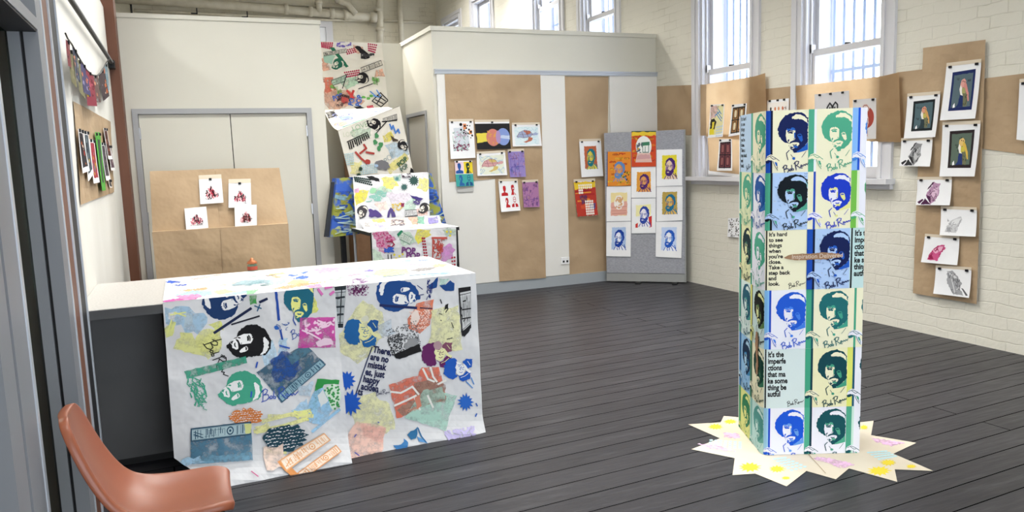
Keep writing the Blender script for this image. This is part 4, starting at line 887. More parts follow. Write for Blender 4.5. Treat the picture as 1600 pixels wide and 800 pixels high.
def doors(bgc, wood, dark):
    def f(a):
        U(a); a.poly([(10, 10), (92, 8), (92, 92), (10, 92)], dark); a.poly([(16, 14), (46, 14), (46, 88), (16, 88)], wood); a.poly([(54, 14), (86, 14), (86, 88), (54, 88)], wood)
        for x in (31, 70):
            for y in (30, 70): a.ell(x, y, 9, 12, bgc, 12); a.lines([[(x-9, y-14), (x+9, y-14), (x+9, y+14), (x-9, y+14), (x-9, y-14)]], 2.6, dark)
        a.lines([[(10, 50), (92, 50)], [(50, 10), (50, 92)]], 4, dark); a.pop()
    return f
sheet('art_print', 'double door print partly behind the printed pillar, on the first window', 'print', PW, [(1144, 163.6), (1167.6, 161.4), (1165.4, 209), (1140, 213.5)], doors('#d8cba8', '#a8794a', '#2f2a24'), GW, tape=False, h=.006)
sheet('art_print', 'dark red double door print, lowest on the first window', 'print', PW, [(1124.4, 217.7), (1144.2, 217), (1146, 266.6), (1122, 266.6)], doors('#8f5a58', '#7a4248', '#2a2026'), GW, tape=False, h=.006)
def w12(a):
    U(a); a.poly([(4, 10), (96, 10), (96, 96), (4, 96)], '#e6e0d8')
    for x, c in ((18, '#3a3634'), (38, '#c9744a'), (54, '#d28a5c'), (72, '#c26a48'), (86, '#b9b4ae')): a.poly([(x-6, 96), (x-5, 60), (x-3, 40), (x+3, 40), (x+6, 62), (x+7, 96)], c, 2, 6); a.ell(x, 33, 4, 7, c, 10, 0, .1)
    squig(a, [(6, 30), (94, 30), (94, 94), (6, 94)], 14, 1.6, '#8a4a36', .12); a.pop()
sheet('art_print', 'orange and grey figures print between the two windows', 'print', PX(XR-.01), [(1199.4, 157), (1233.4, 153.5), (1233.5, 198), (1199.5, 200)], w12, GW, tape=False, pins=(.14, .5, .8), h=.006)
def w21(a):
    U(a); a.poly([(36, 30), (64, 28), (70, 44), (66, 74), (40, 74), (34, 44)], '#b9b8ba', 2, 6); a.lines([[(38, 74), (36, 40), (44, 28), (50, 36), (50, 74)], [(54, 74), (53, 36), (60, 27), (66, 34), (64, 74)], [(44, 40), (44, 70)], [(58, 40), (58, 70)]], 4, '#2a292c'); a.pop()
sheet('art_print', 'grey sheet with a black hand shape, left on the second window', 'print', PW, [(1273.7, 147.5), (1327.7, 141.5), (1329, 200), (1275, 205)], w21, GW, tape=False, pins=(.16, .47, .82), h=.006, base=ink('#c9c7c8'))
def w22(a):
    U(a); a.ell(56, 46, 34, 27, '#9a4035', 26); a.ell(54, 24, 17, 11, '#cbb9b1', 18, 0, .06); a.lines([[(38, 26), (48, 16), (60, 16), (70, 26), (62, 34), (48, 34), (38, 26)]], 2, '#8a4a42'); a.ell(48, 26, 3, 2, '#7a3a34', 8); a.ell(60, 26, 3, 2, '#7a3a34', 8)
    a.poly([(38, 36), (62, 36), (66, 60), (58, 78), (34, 80), (32, 54)], '#c7b2aa', 2, 6); squig(a, [(34, 40), (64, 40), (60, 78), (34, 78)], 22, 2, '#94473d', .14); a.poly([(28, 80), (60, 78), (62, 94), (30, 96)], '#b98f86', 1, 5); squig(a, [(30, 80), (60, 80), (60, 94), (32, 94)], 8, 1.8, '#94473d', .2); a.pop()
sheet('art_print', 'red owl print on grey paper, right on the second window', 'print', PW, [(1333.4, 156), (1370, 153), (1371.6, 216.7), (1336, 218)], w22, GW, tape=False, h=.006, base=ink('#cac6c5'))
def dotcard(a): U(a); scatter(a, [(6, 4), (94, 4), (94, 96), (6, 96)], 60, '#5a5855', 4); a.pop()
sheet('dotted_card', 'small black and white speckled card on the brick below the first window', 'card', PX(XR-.006), [(1138, 341), (1158, 340), (1158, 371), (1138, 370)], dotcard, tape=False, pins=())

# ================================================================== SIDE WALL: PENNANTS AND STRIP PRINTS
PL_ = PX(XL+.012)
GSW = 'narrow prints on the side wall'
def strip(bgc, cols, n=10):
    def f(a):
        U(a); a.poly([(14, 8), (86, 8), (86, 88), (14, 88)], bgc, 1, 8)
        for _ in range(n): x, y = random.uniform(16, 66), random.uniform(10, 76); s = random.uniform(8, 20); blot(a, [(x, y), (x+s, y+4), (x+s*.8, y+s*.8), (x, y+s*.6)], random.choice(cols), 3)
        a.pop()
    return f
for lab, q, fn, base in (
    ('dark print with flame red shapes, leftmost on the side wall paper', [(119, 201), (126.5, 204), (135.6, 267), (125, 271)], strip('#1f1c22', ['#a8342a', '#d8752f', '#40202a', '#e0c9b0']), None),
    ('print with grey and gold figures beside the dark flame print', [(127.7, 204), (135, 206), (142, 270), (133.5, 284)], strip('#3a4650', ['#8a9aa0', '#c9a84e', '#1f2226', '#b9bcc0']), None),
    ('crimson print with a yellow streak on the side wall paper', [(136.6, 217), (144.6, 219), (152, 285), (141.6, 287)], strip('#9a2a3a', ['#d8b830', '#7a1f2e', '#c24a4a', '#7f8a90']), None),
    ('bright green strip with a dark panel on the side wall paper', [(145.5, 206.6), (154, 206.8), (161.5, 297.5), (155, 298.4)], lambda a: a.poly([(.3, .12), (.8, .12), (.78, .86), (.34, .86)], '#3a4a3a', .02, .1), ink('#4f9e3c')),
    ('white edged dark print right of the green strip', [(155.5, 222.5), (161.5, 223.4), (169.6, 281.6), (162, 282.5)], strip('#4a3f48', ['#7a6a70', '#2a2430', '#a08a86']), None),
    ('tall dark red print near the post', [(159.6, 200), (165, 201), (172.5, 249), (166, 249)], strip('#4a2420', ['#8a3a2a', '#2a1a1c', '#b98a70']), None),
    ('small brown print hanging nearest the post', [(167.8, 228), (171.5, 228), (177, 266.6), (170.5, 266.6)], strip('#54404a', ['#8a7078', '#2a2228', '#b09a9a']), None),
    ('tiny dark card lowest near the post', [(167.5, 282), (170.8, 282.5), (172, 293), (168.5, 293)], strip('#2a2a2c', ['#6a6a6c']), None)):
    sheet('art_print', lab, 'print', PL_, q, fn, GSW, base=base, tape=False, pins=(.2, .8), h=.008, curl=.006)
PB2 = PX(XL+.03)
st = [(100, 52), (103.5, 60), (109.5, 68), (121.5, 90), (133.5, 109), (142.5, 117), (150, 118), (156, 114), (163.5, 100), (169, 92)]
tag(MB().tube([PB2.P(*p, .006) for p in st], .0045, M['black'], 6).build('bunting_string'), 'black string sagging along the side wall, carrying the cloth pennants', 'string')
def cloth(label, q, c1, cols):
    def f(a):
        a.poly([(0, 0), (1, 0), (1, 1), (0, 1)], c1)
        for _ in range(9): x, y = random.uniform(0, .8), random.uniform(0, .9); s = random.uniform(.1, .3); blot(a, [(x, y), (x+s, y+.02), (x+s*.8, y+s*.6), (x, y+s*.5)], random.choice(cols), .03)
    (p0, p1_, p2_, p3_) = q; e = .22; q = [(p0[0]-(p1_[0]-p0[0])*e, p0[1]-(p1_[1]-p0[1])*e), (p1_[0]+(p1_[0]-p0[0])*e, p1_[1]+(p1_[1]-p0[1])*e), (p2_[0]+(p2_[0]-p3_[0])*e, p2_[1]), (p3_[0]-(p2_[0]-p3_[0])*e, p3_[1])]
    o = sheet('cloth_pennant', label, 'pennant', PB2, q, f, 'cloth pennants on the side wall string', tape=False, pins=(.5,), h=.004, curl=.006)
for lab, q, c1, cs in (
    ('dark red pennant at the left end of the string', [(101, 62), (105.5, 68), (107, 106), (103, 103)], '#6a2a30', ['#a84a48', '#2a1c24', '#8a6a60']),
    ('olive pennant hanging long beside the dark red one', [(105.5, 75), (112, 84), (116, 138), (109, 128)], '#6a6648', ['#a39d7a', '#7a7556']),
    ('navy and orange pennant after the long olive one', [(112.3, 74), (118.5, 84), (121.5, 129), (116.5, 121)], '#2a3044', ['#c98a6a', '#22242e', '#8a93a8']),
    ('second olive pennant, fourth along the string', [(119.5, 92), (124.5, 98), (128, 154), (121.5, 143)], '#6f6b4c', ['#a8a37e', '#7e7958']),
    ('violet and orange pennant before the crimson one', [(124.8, 96), (133.5, 109), (136.8, 151), (129, 144)], '#38345a', ['#c9775a', '#8a84a8', '#2a2634', '#d8cfc0']),
    ('crimson pennant with a yellow edge, lowest on the string', [(134, 109.5), (142.5, 117.5), (146, 166), (135.5, 165)], '#7a2234', ['#d8c03a', '#b8566a', '#7a2234', '#3a2a30']),
    ('brown and grey pennant right of the crimson one', [(143.8, 118), (150.3, 118.5), (154.3, 160), (149.5, 160)], '#5a4440', ['#8a8a90', '#c98a6a', '#3a2a2a', '#b9b4a8']),
    ('dark pennant with orange dabs near the post', [(154.3, 115.5), (162, 104), (167.2, 150), (160, 158)], '#3a2c30', ['#c9704a', '#8a8a92', '#b8a898', '#22201f']),
    ('pale blue pennant at the right end of the string', [(162.6, 103), (165.5, 98), (168.5, 140), (166.5, 142)], '#6f858f', ['#a9b8c0', '#748894'])):
    cloth(lab, q, c1, cs)

# ================================================================== BROWN PAPER STAND BEHIND THE COUNTER
std = thing('paper_covered_stand', 'stepped display stand covered in brown paper behind the counter, in front of the double door', 'display stand', (.28, 7.05, 0))
UP = Pl((0, 7.04, 1.05), (0, -.5, .12), lambda X: .006*math.sin(X.x*9+X.z*7)); LO = Pl((0, 6.95, 1.05), (0, -1.05, .05), lambda X: .012*math.sin(X.x*7+X.z*6)*min(1, (1.05-X.z)*3))
def stq(plane, q, h=0):
    mb = MB(); f = bil(q); emit(mb, None, lambda u, v, hh: plane.P(*f((u, v)), h), [(0, 0), (1, 0), (1, 1), (0, 1)], base=M['kraft'], cell=.1); mb.build('kraft_sheet', std, smooth=True)
stq(UP, [(234, 268), (335.6, 264.5), (343.8, 357), (238.5, 363)], .010); stq(UP, [(336, 264), (436.5, 262), (450, 350), (344, 357)], 0)
stq(LO, [(237.5, 363), (343.4, 357.5), (352.6, 520), (256, 540)], .010); stq(LO, [(344, 357.5), (450.5, 349.5), (460, 505), (353, 520)], 0)
MB().box(-.262, .825, 6.952, 7.05, 1.03, 1.049, M['kraft']).build('ledge', std)
b = [Vector((-.24, 7.06, .0)), Vector((.79, 7.06, 0)), Vector((.79, 7.09, 0)), Vector((-.24, 7.09, 0))]
MB().hexa(b, [p+Vector((0, .115, 1.535)) for p in b], M['tornbrown']).build('backing_board', std)
for x in (-.2, .72): MB().box(x, x+.04, 6.99, 7.5, 0, .04, M['timber']).hexa([Vector((x, 7.46, .04)), Vector((x+.04, 7.46, .04)), Vector((x+.04, 7.5, .04)), Vector((x, 7.5, .04))], [Vector((x, 7.15, 1.2)), Vector((x+.04, 7.15, 1.2)), Vector((x+.04, 7.19, 1.2)), Vector((x, 7.19, 1.2))], M['timber']).build('strut', std)
def scrawl(reds, blacks):
    def f(a):
        U(a); a.poly([(26, 78), (28, 56), (40, 50), (46, 34), (54, 30), (60, 46), (74, 52), (76, 74), (60, 80), (50, 72), (40, 80)], '#e0b4b8', 3, 8)
        for c, n in ((reds, 24), (blacks, 16)):
            f2 = []
            for _ in range(n): x = random.gauss(52, 12); y = random.uniform(max(30, 40+abs(x-52)*.9), 80); f2.append([(x, y), (x+random.uniform(-4, 4), y-random.uniform(6, 16))])
            a.lines(f2, 3.2, c)
        squig(a, [(24, 50), (78, 50), (78, 84), (24, 84)], 14, 1.6, blacks, .12); a.lines([[(30, 82), (78, 84)]], 1, '#8a8488'); a.pop()
    return f
GC = 'square ink prints on the brown paper stand'
UPP = Pl(UP.o, UP.n)
sheet('ink_print', 'square print with red strokes and two black bars, pinned top left on the brown stand', 'print', UPP, [(310.6, 280.5), (346, 278.6), (349, 317.5), (313, 320)], scrawl('#b0243c', '#241a20'), GC, pins=(.5,), h=.016, tapeup=.2)
sheet('ink_print', 'square print with mostly black strokes, pinned top right on the brown stand', 'print', UPP, [(357, 286.4), (391.6, 285.6), (392.4, 325), (357, 325.6)], scrawl('#b8445a', '#1d1a1f'), GC, pins=(.5,), h=.016, tapeup=.2)
def canvas(label, q, fn):
    pl_ = Pl((0, 6.985, 1.05), (0, -1, .16)); f = bil(q); P = lambda u, v, h=0: pl_.P(*f((u, v)), h); mb = MB()
    c = [P(0, 0), P(1, 0), P(1, 1), P(0, 1)]; bk = [p+Vector((0, .03, 0)) for p in c]
    mb.hexa([bk[3], bk[2], bk[1], bk[0]], [c[3], c[2], c[1], c[0]], M['paper']); a = Art(); fn(a); emit(mb, a, P, [(0, 0), (1, 0), (1, 1), (0, 1)], h0=.0004)
    tag(mb.build('small_canvas'), label, 'canvas', GC)
canvas('small canvas with black and pink strokes standing on the left of the brown ledge', [(288, 326), (322.3, 323), (325.6, 356), (291, 359.5)], scrawl('#c4506a', '#2a2226'))
canvas('small canvas with brown red strokes standing on the right of the brown ledge', [(366.4, 321), (401, 320), (401.4, 353), (367.4, 354.8)], scrawl('#8f3a40', '#3a2626'))

# ================================================================== ALCOVE: TABLE, BLUE CLOTH BOARD, PRINTED PAPER ROLLS
tb = thing('side_table', 'black edged white table in the alcove under the printed paper roll', 'table', (2.03, 7.55, 0))
TB = [Vector((1.556, 7.83, .865)), Vector((1.593, 7.165, .865)), Vector((2.478, 7.11, .865)), Vector((2.45, 7.8, .865))]
UPV = Vector((0, 0, 1))
MB().hexa(TB, [p+UPV*.032 for p in TB], M['black']).build('edge', tb); MB().hexa([p+UPV*.0322 for p in TB], [p+UPV*.0345 for p in TB], M['whiteboard']).build('table_top', tb)
for p, mt in zip(TB, (M['alulight'], M['black'], M['black'], M['alulight'])):
    c = p.lerp(Vector((2.03, 7.55, .865)), .05); MB().tube([c, Vector((c.x, c.y, .0))], .013, mt, 10).build('leg', tb)
for a_, b_ in ((0, 1), (2, 3)): MB().tube([TB[a_].lerp(TB[b_], .05)-UPV*.45, TB[a_].lerp(TB[b_], .95)-UPV*.45], .01, M['black'], 8).build('stretcher', tb)
def pnl(a, b): # plane through two (y,z) points, parallel to x
    dy, dz = b[0]-a[0], b[1]-a[1]; n = Vector((0, dz, -dy)); n = n if n.y < 0 else -n; return Pl((0, a[0], a[1]), n)
LB = pnl((7.89, 1.42), (7.71, .9)); LC = pnl((7.96, 1.42), (7.86, .8))
bd = thing('cloth_covered_board', 'leaning board draped with blue and yellow painted cloth behind the side table', 'display board', (1.95, 8.05, 0))
def patch(mat, q, plane, name, parent, cell=.15, h=0, art=None, smooth=True):
    mb = MB(); f = bil(q); emit(mb, art, lambda u, v, hh: plane.P(*f((u, v)), h+hh+.004*math.sin(u*9+v*5)), [(0, 0), (1, 0), (1, 1), (0, 1)], base=mat, cell=cell, h1=.0008); return mb.build(name, parent, smooth=smooth)
def clothart(a):
    for _ in range(90):
        x, y = random.random(), random.random(); s = random.uniform(.03, .12); blot(a, [(x, y), (x+s, y+s*.3), (x+s*.7, y+s), (x-s*.2, y+s*.6)], random.choice(['#3158b4', '#2a4a9a', '#8f9238', '#a3a040', '#2f5f6a', '#7fa3b8', '#4a74c8', '#a9b890']), .02)
    squig(a, [(0, 0), (1, 0), (1, 1), (0, 1)], 30, .02, '#27509f', .1); squig(a, [(0, .5), (1, .5), (1, 1), (0, 1)], 30, .014, '#a8c0b8', .1)
a = Art(); clothart(a); cl = patch(M['clothb'], [(526, 278.5), (674, 271), (697, 349), (516, 371)], LC, 'painted_cloth', bd, .1, 0, a)
mb = MB(); q = [LC.P(*p) for p in ((526, 278.5), (517, 371))]; mb.face([q[0], q[1], q[1]+Vector((-.03, .08, 0)), q[0]+Vector((-.03, .08, 0))], M['clothb']); q = [LC.P(*p) for p in ((526, 278.5), (674, 271))]; mb.face([q[0], q[1], q[1]+Vector((0, .06, 0)), q[0]+Vector((-.02, .06, 0))], M['clothb']); mb.build('cloth_edge', bd)
q = [LC.P(*p, -.03) for p in ((519, 284), (665, 276), (680, 345), (508, 370))]; B2 = [p+Vector((0, .05, 0)) for p in q]
MB().hexa([q[3], q[2], B2[2], B2[3]], [q[0], q[1], B2[1], B2[0]], M['darkpanel']).build('board', bd)
for x in (1.47, 2.4): MB().hexa([Vector((x, 7.97, 0)), Vector((x+.05, 7.97, 0)), Vector((x+.05, 8.03, 0)), Vector((x, 8.03, 0))], [Vector((x, 7.97, .9)), Vector((x+.05, 7.97, .9)), Vector((x+.05, 8.03, .9)), Vector((x, 8.03, .9))], M['black']).build('leg', bd)
std2 = thing('tall_plinth', 'tall timber plinth in the alcove holding up the upper paper roll', 'plinth', (2.0, 8.85, 0))
MB().box(1.76, 2.34, 8.62, 9.05, 0, 1.93, M['tornbrown']).build('carcass', std2); MB().box(1.74, 2.36, 8.60, 9.07, 1.93, 1.955, M['tornbrown']).build('top_board', std2)

# pop prints: elements are placed where the photograph shows them, on the paper's own planes
def PORT(a, cx, cy, s, rot, dark, light='#dfd9cd', mid=None, sign=False, sx=None, shirt=False, r=7):
    a.push(cx, cy, sx or s, rot, s, 330, 270); portrait(a, dark, mid, light, sign=sign, shirt=shirt, r=r); a.pop()
def LADY(a, cx, cy, s, rot, dark, light, mid=None): a.push(cx, cy, s, rot, s, 50, 40); lady(a, dark, light, mid); a.pop()
r1 = thing('printed_paper_roll', 'upper off-white paper roll of pop prints, falling from the alcove wall over the tall plinth', 'paper roll', (2.05, 8.9, 1.4), 'printed paper rolls')
S1 = PY(YA-.012); a = Art()
blot(a, [(502, 92), (514, 90), (516, 110), (504, 112)], '#d9a58f'); blot(a, [(551, 72), (566, 74), (566, 82), (552, 82)], '#dcb6a2'); blot(a, [(585, 108), (600, 108), (600, 122), (586, 120)], '#d8a78f'); blot(a, [(505, 122), (520, 122), (526, 146), (508, 150)], '#cf6f58', 2); blot(a, [(506, 144), (546, 140), (570, 160), (520, 172), (506, 164)], '#d9ad98', 3)
halfdots(a, [(501, 66), (521, 66), (519, 78), (502, 74)], 6, 4, '#a2284a', 1.5); halfdots(a, [(538, 78), (554, 74), (558, 82), (542, 86)], 5, 3, '#a2284a', 1.4); halfdots(a, [(574, 67), (590, 69), (586, 84), (575, 80)], 5, 4, '#a2284a', 1.4); halfdots(a, [(536, 112), (562, 108), (562, 118), (542, 122)], 8, 3, '#a2284a', 1.4)
a.push(498, 96, 1, 0); a.pop()
a.poly([(514, 74), (522, 74), (545, 104), (541, 106)], '#2a6a50', .5, 4); a.poly([(505, 88), (512, 84), (524, 88), (518, 100), (506, 98)], '#9fc0ae', 1, 4); PORT(a, 527, 100, .045, 60, '#24604c', '#d8d6c8')
boombox(a, [(505, 82), (541, 76), (542, 82), (506, 88)], '#2a2c2c', '#c8c4b8'); boombox(a, [(563, 106), (595, 94), (598, 102), (566, 114)], '#1f1d20', '#cfcabe')
a.poly([(553, 73), (558, 71), (576, 84), (578, 90), (574, 93), (566, 86)], '#1f1d20', 1, 4); squig(a, [(564, 84), (584, 84), (584, 92), (564, 92)], 10, 1.4, '#3a3a3c', .3); a.poly([(564, 89), (570, 88), (572, 92), (564, 92)], '#1f1d20')
PORT(a, 564, 122, .05, 95, '#1f1d20', '#d5cfc2')
blot(a, [(530, 124), (555, 120), (562, 130), (540, 142)], '#a9c6ae', 2); boombox(a, [(517, 126), (542, 116), (538, 128), (520, 134)], '#3a4642', '#a9c0ae'); a.lines([[(541, 118), (535, 138)], [(560, 139), (582, 131)]], 1.4, '#1f1d24')
for x, y in ((584, 124), (590, 126), (586, 130), (518, 136), (524, 138), (530, 144)): blot(a, [(x-3, y-3), (x+4, y-3), (x+4, y+3), (x-3, y+3)], '#5f9a4a', 1.5)
for st_, x, y, s, rt in (('POP', 521, 158, 11, -20), ('POP', 551, 166, 11, -75), ('POP', 563, 167, 12, -80)): a.text(st_, x, y, s, '#2456a8', rt, .03, .8)
a.lines([[(542, 142), (552, 153)], [(552, 142), (548, 152)]], 3.5, '#b03a38'); squig(a, [(528, 148), (545, 148), (545, 166), (526, 166)], 22, 1.2, '#3a2426', .2); blot(a, [(534, 152), (544, 154), (543, 162), (534, 160)], '#b04a48', 2)
a.lines([[(581, 158), (594, 145), (606, 157), (595, 167), (581, 158)], [(586, 156), (598, 162)], [(590, 150), (602, 158)], [(588, 163), (596, 150)]], 1.6, '#1f1d20'); a.lines([[(578, 143), (586, 150)], [(588, 141), (594, 150)], [(583, 150), (592, 152)]], 1.8, '#5a8ac8')
for x, y in ((580, 150), (575, 154), (568, 152)): a.ell(x, y, 3, 2.2, '#5a9a4a', 8, 0, .2)
halfdots(a, [(572, 166), (582, 164), (584, 169), (574, 170)], 4, 2, '#b0304a', 1.3); a.poly([(552, 167), (562, 166), (574, 171), (560, 172)], '#1f1d20', .6, 4)
squig(a, [(526, 66), (548, 66), (548, 74), (526, 74)], 10, 1.3, '#6a5aa8', .2)
mb = MB(); Q1 = [(501.5, 65.3), (596.5, 66.8), (607.5, 172), (505.5, 174)]; emit(mb, a, lambda x, y, h: S1.P(x, y, h), Q1, base=M['runner'], h1=.0008, dh=.00015); mb.build('hanging_section', r1)
S3 = pnl((8.5, 2.2), (8.42, 1.3)); Q3 = [(528, 204.5), (624.5, 165.7), (646, 271), (546, 277)]
T = [S1.P(506, 172), S1.P(607, 167), S3.P(*Q3[1]), S3.P(*Q3[0])]; T[3] += Vector((0, 0, .004)); T[2] += Vector((0, 0, .004))
def bil3(c): return lambda u, v: (c[0]*(1-u)+c[1]*u)*(1-v)+(c[3]*(1-u)+c[2]*u)*v
TF = bil3(T); a = Art(); U(a)
for col, q in (('#d9b0a2', [(4, 50), (20, 50), (22, 76), (6, 78)]), ('#7fb59a', [(10, 84), (60, 84), (40, 96), (8, 96)]), ('#8fa3d8', [(14, 30), (34, 26), (38, 44), (18, 48)]), ('#e0b4b4', [(52, 56), (74, 50), (76, 70), (56, 74)]), ('#a9b0e0', [(74, 30), (94, 26), (94, 44), (76, 46)]), ('#2a2a2e', [(0, 8), (16, 2), (20, 22), (2, 26)])): blot(a, q, col, 4)
squig(a, [(8, 10), (98, 10), (98, 90), (8, 90)], 26, 1.6, '#8a90c0', .08); a.pop()
mb = MB(); emit(mb, a, lambda u, v, h: TF(u, v)+UPV*h-UPV*.05*math.sin(math.pi*v)*(1-u*.5), [(0, 0), (1, 0), (1, 1), (0, 1)], base=M['runner'], cell=.1, h1=.002); mb.build('top_section', r1, smooth=True)
a = Art()
blot(a, [(546, 205), (580, 198), (578, 212), (556, 220)], '#c3d3c0', 2); blot(a, [(598, 212), (612, 206), (616, 216), (602, 224)], '#e0d268', 2); blot(a, [(600, 226), (636, 222), (642, 244), (612, 248)], '#b9cbd8', 3); blot(a, [(600, 262), (632, 240), (640, 246), (612, 272)], '#e2d88a', 2); blot(a, [(548, 252), (566, 252), (566, 274), (548, 274)], '#e6dfa0', 3)
a.text('LOVE', 551, 206, 12, '#8fb08a', -20, .0, .9); a.text('LOVE', 536, 214, 10, '#c9cdb4', -5, .0, .8)
PORT(a, 584, 193, .05, 115, '#1c1a1d'); boombox(a, [(598, 185), (620, 178), (621, 187), (599, 191)], '#3a3a3e', '#cfcabf'); a.lines([[(586, 210), (604, 190)], [(542, 222), (574, 207)], [(597, 190), (620, 188)]], 1.5, '#1c1a1d')
for k in range(11): x = 544+k*3.0; y = 223-k*1.35; a.line([(x, y), (x+2.4, y+random.uniform(6, 11))], 2, '#1c1a1d')
a.lines([[(609, 194), (612, 202), (614, 196), (618, 208), (622, 202), (624, 208)]], 2.4, '#4a78c0'); a.poly([(610, 212), (616, 216), (622, 218), (622, 221), (614, 221)], '#4a4038', .6, 3)
for q in ((588, 212), (586, 222), (595, 226), (592, 232)): a.ell(q[0], q[1], 3.4, 4.4, '#4a8a5a', 9, 0, .25)
PORT(a, 629, 228, .04, -30, '#242226'); a.lines([[(555, 238), (564, 248), (574, 256)], [(562, 240), (572, 232), (568, 226)], [(572, 238), (584, 240)]], 3, '#a8423c'); a.ell(574, 253, 4.5, 4.5, '#a8423c', 10, 0, .15)
halfdots(a, [(537, 240), (552, 238), (553, 258), (540, 259)], 5, 6, '#a9c8cf', 1.2); halfdots(a, [(562, 258), (590, 254), (590, 270), (562, 274)], 8, 5, '#b3d0da', 1.3)
a.text('POP', 604, 256, 13, '#8a9a9e', -42, -.01, .8); a.text('POP', 624, 262, 11, '#2f5a48', -42, .03, .9); a.text('POP', 628, 269, 9, '#2f5a48', -42, .03, .8)
a.ell(597, 258, 12, 7, '#77767a', 14, 15, .2); a.ell(588, 259, 3, 2.4, '#a9c0dc', 8); a.star(563, 264, 4, 2.4, 11, '#2a4038'); a.star(560, 274, 5, 2.6, 11, '#2a4038'); a.poly([(641, 262), (646, 266), (646, 270), (640, 270)], '#1c1a1d')
mb = MB(); emit(mb, a, lambda x, y, h: S3.P(x, y, h+.008*math.sin(x*.06)), Q3, base=M['runner'], cell=8, h1=.001, dh=.00015); mb.build('front_section', r1, smooth=True)

r2 = thing('printed_paper_roll', 'lower white roll of pop prints, draped over the blue cloth board and side table', 'paper roll', (2.05, 7.6, .9), 'printed paper rolls')
a = Art(); 
for col, q in (('#dfd878', [(596, 278), (616, 276), (622, 292), (600, 298)]), ('#e2de8a', [(654, 280), (668, 280), (668, 300), (652, 296)]), ('#ddd24c', [(554, 300), (578, 298), (572, 312), (556, 322)]), ('#b5d0bc', [(578, 296), (600, 292), (612, 300), (590, 306)]), ('#ead0c8', [(584, 318), (602, 316), (606, 326), (594, 330)]), ('#d9d0dc', [(600, 302), (640, 302), (648, 316), (610, 318)]), ('#b9d2c2', [(634, 318), (642, 311), (652, 314), (644, 330), (632, 328)]), ('#f0c8bc', [(650, 328), (668, 328), (668, 336), (652, 338)]), ('#dfa8c8', [(552, 296), (560, 295), (560, 302), (553, 302)]), ('#a8c4b8', [(614, 276), (626, 274), (626, 284), (616, 284)])): blot(a, q, col, 2)
halfdots(a, [(552, 276), (578, 280), (582, 292), (554, 284)], 9, 3, '#2a3a38', 1.6); a.poly([(572, 276), (580, 276), (592, 280), (593, 285), (578, 282)], '#232426', .6, 3); a.star(646, 283, 9, 5.4, 13, '#2f4a46'); a.star(631, 293, 6.5, 3.6, 12, '#3a5a58'); a.star(620, 280, 4, 2, 9, '#4a7a78')
squig(a, [(574, 302), (604, 298), (600, 314), (572, 316)], 20, 1.4, '#7fb0a4', .2); a.ell(582, 299, 6, 4, '#8fc09a', 10, -30, .15)
PORT(a, 565, 332, .045, 20, '#3f3d42'); a.poly([(576, 327), (590, 330), (598, 340), (576, 340)], '#4f3f7a', 1, 3); a.poly([(604, 340), (606, 330), (610, 324), (615, 330), (618, 340), (612, 340), (610, 332), (608, 340)], '#4f4378', .6, 3); a.poly([(640, 306), (650, 308), (661, 312), (654, 316), (644, 311)], '#3a2f6e', .8, 3); squig(a, [(640, 310), (658, 312), (654, 320), (644, 320)], 10, 1, '#4f4378', .3)
scatter(a, [(612, 320), (626, 318), (630, 330), (614, 332)], 26, '#c9a83a', 1.2); a.poly([(626, 318), (632, 318), (630, 324), (626, 324)], '#7a2a4a', .6, 3); boombox(a, [(632, 329), (650, 328), (652, 338), (632, 340)], '#4a4a4c', '#cfcfd0'); PORT(a, 661, 326, .042, 60, '#333135'); squig(a, [(626, 270), (640, 272), (640, 278), (628, 278)], 8, 1, '#4a3f4a', .3)
mb = MB(); emit(mb, a, lambda x, y, h: LB.P(x, y, h+.012+.004*math.sin(x*.1)), [(551, 276.5), (669, 270.3), (671.5, 346), (556, 358)], base=M['sheet'], cell=8, h1=.001, dh=.00015); mb.build('upper_section', r2, smooth=True)
mb = MB(); q = [LB.P(551, 276.5, .013), LB.P(669, 270.3, .013)]; mb.face([q[0], q[1], q[1]+Vector((0, .06, .004)), q[0]+Vector((0, .06, .004))], M['sheet']); mb.build('top_fold', r2)
FL = pnl((7.66, .99), (7.58, .9)); a = Art()
for col, q in (('#e0a890', [(636, 340), (652, 338), (654, 350), (644, 350)]), ('#7fb09a', [(652, 338), (664, 337), (662, 350), (652, 350)]), ('#8f86c0', [(668, 339), (684, 338), (685, 349), (670, 350)]), ('#dccb74', [(580, 343), (600, 341), (602, 347), (584, 348)]), ('#b9b4dc', [(584, 350), (604, 351), (598, 356), (588, 354)]), ('#e8d4c8', [(604, 342), (634, 340), (636, 350), (606, 352)])): blot(a, q, col, 1.6)
squig(a, [(612, 344), (630, 344), (632, 352), (610, 353)], 14, 1, '#6a6268', .25); squig(a, [(566, 346), (578, 346), (578, 354), (568, 354)], 8, 1, '#a9a4a0', .25)
mb = MB(); emit(mb, a, lambda x, y, h: FL.P(x, y, h), [(561, 344), (686, 336.6), (690, 350.5), (569, 358)], base=M['sheet'], cell=10, h1=.001); mb.build('folded_section', r2)
TT = PZ(.902); mb = MB(); f = bil([(566, 356), (690, 348.5), (713.5, 354), (581.5, 362.5)]); a = Art(); U(a)
for k in range(14): x, y = random.uniform(0, 90), random.uniform(0, 80); blot(a, [(x, y), (x+12, y), (x+10, y+16), (x, y+18)], random.choice(['#c9bfe0', '#b9d6c8', '#e8c8b8', '#e0dca0', '#a9b8dc']), 3)
a.pop(); emit(mb, a, lambda u, v, h: TT.P(*f((u, v)), h), [(0, 0), (1, 0), (1, 1), (0, 1)], base=M['sheet'], h1=.001); mb.build('table_section', r2)
FD = Pl(TB[1]+(TB[2]-TB[1]).cross(UPV).normalized()*.012+UPV*.04, (TB[2]-TB[1]).cross(UPV)); a = Art()
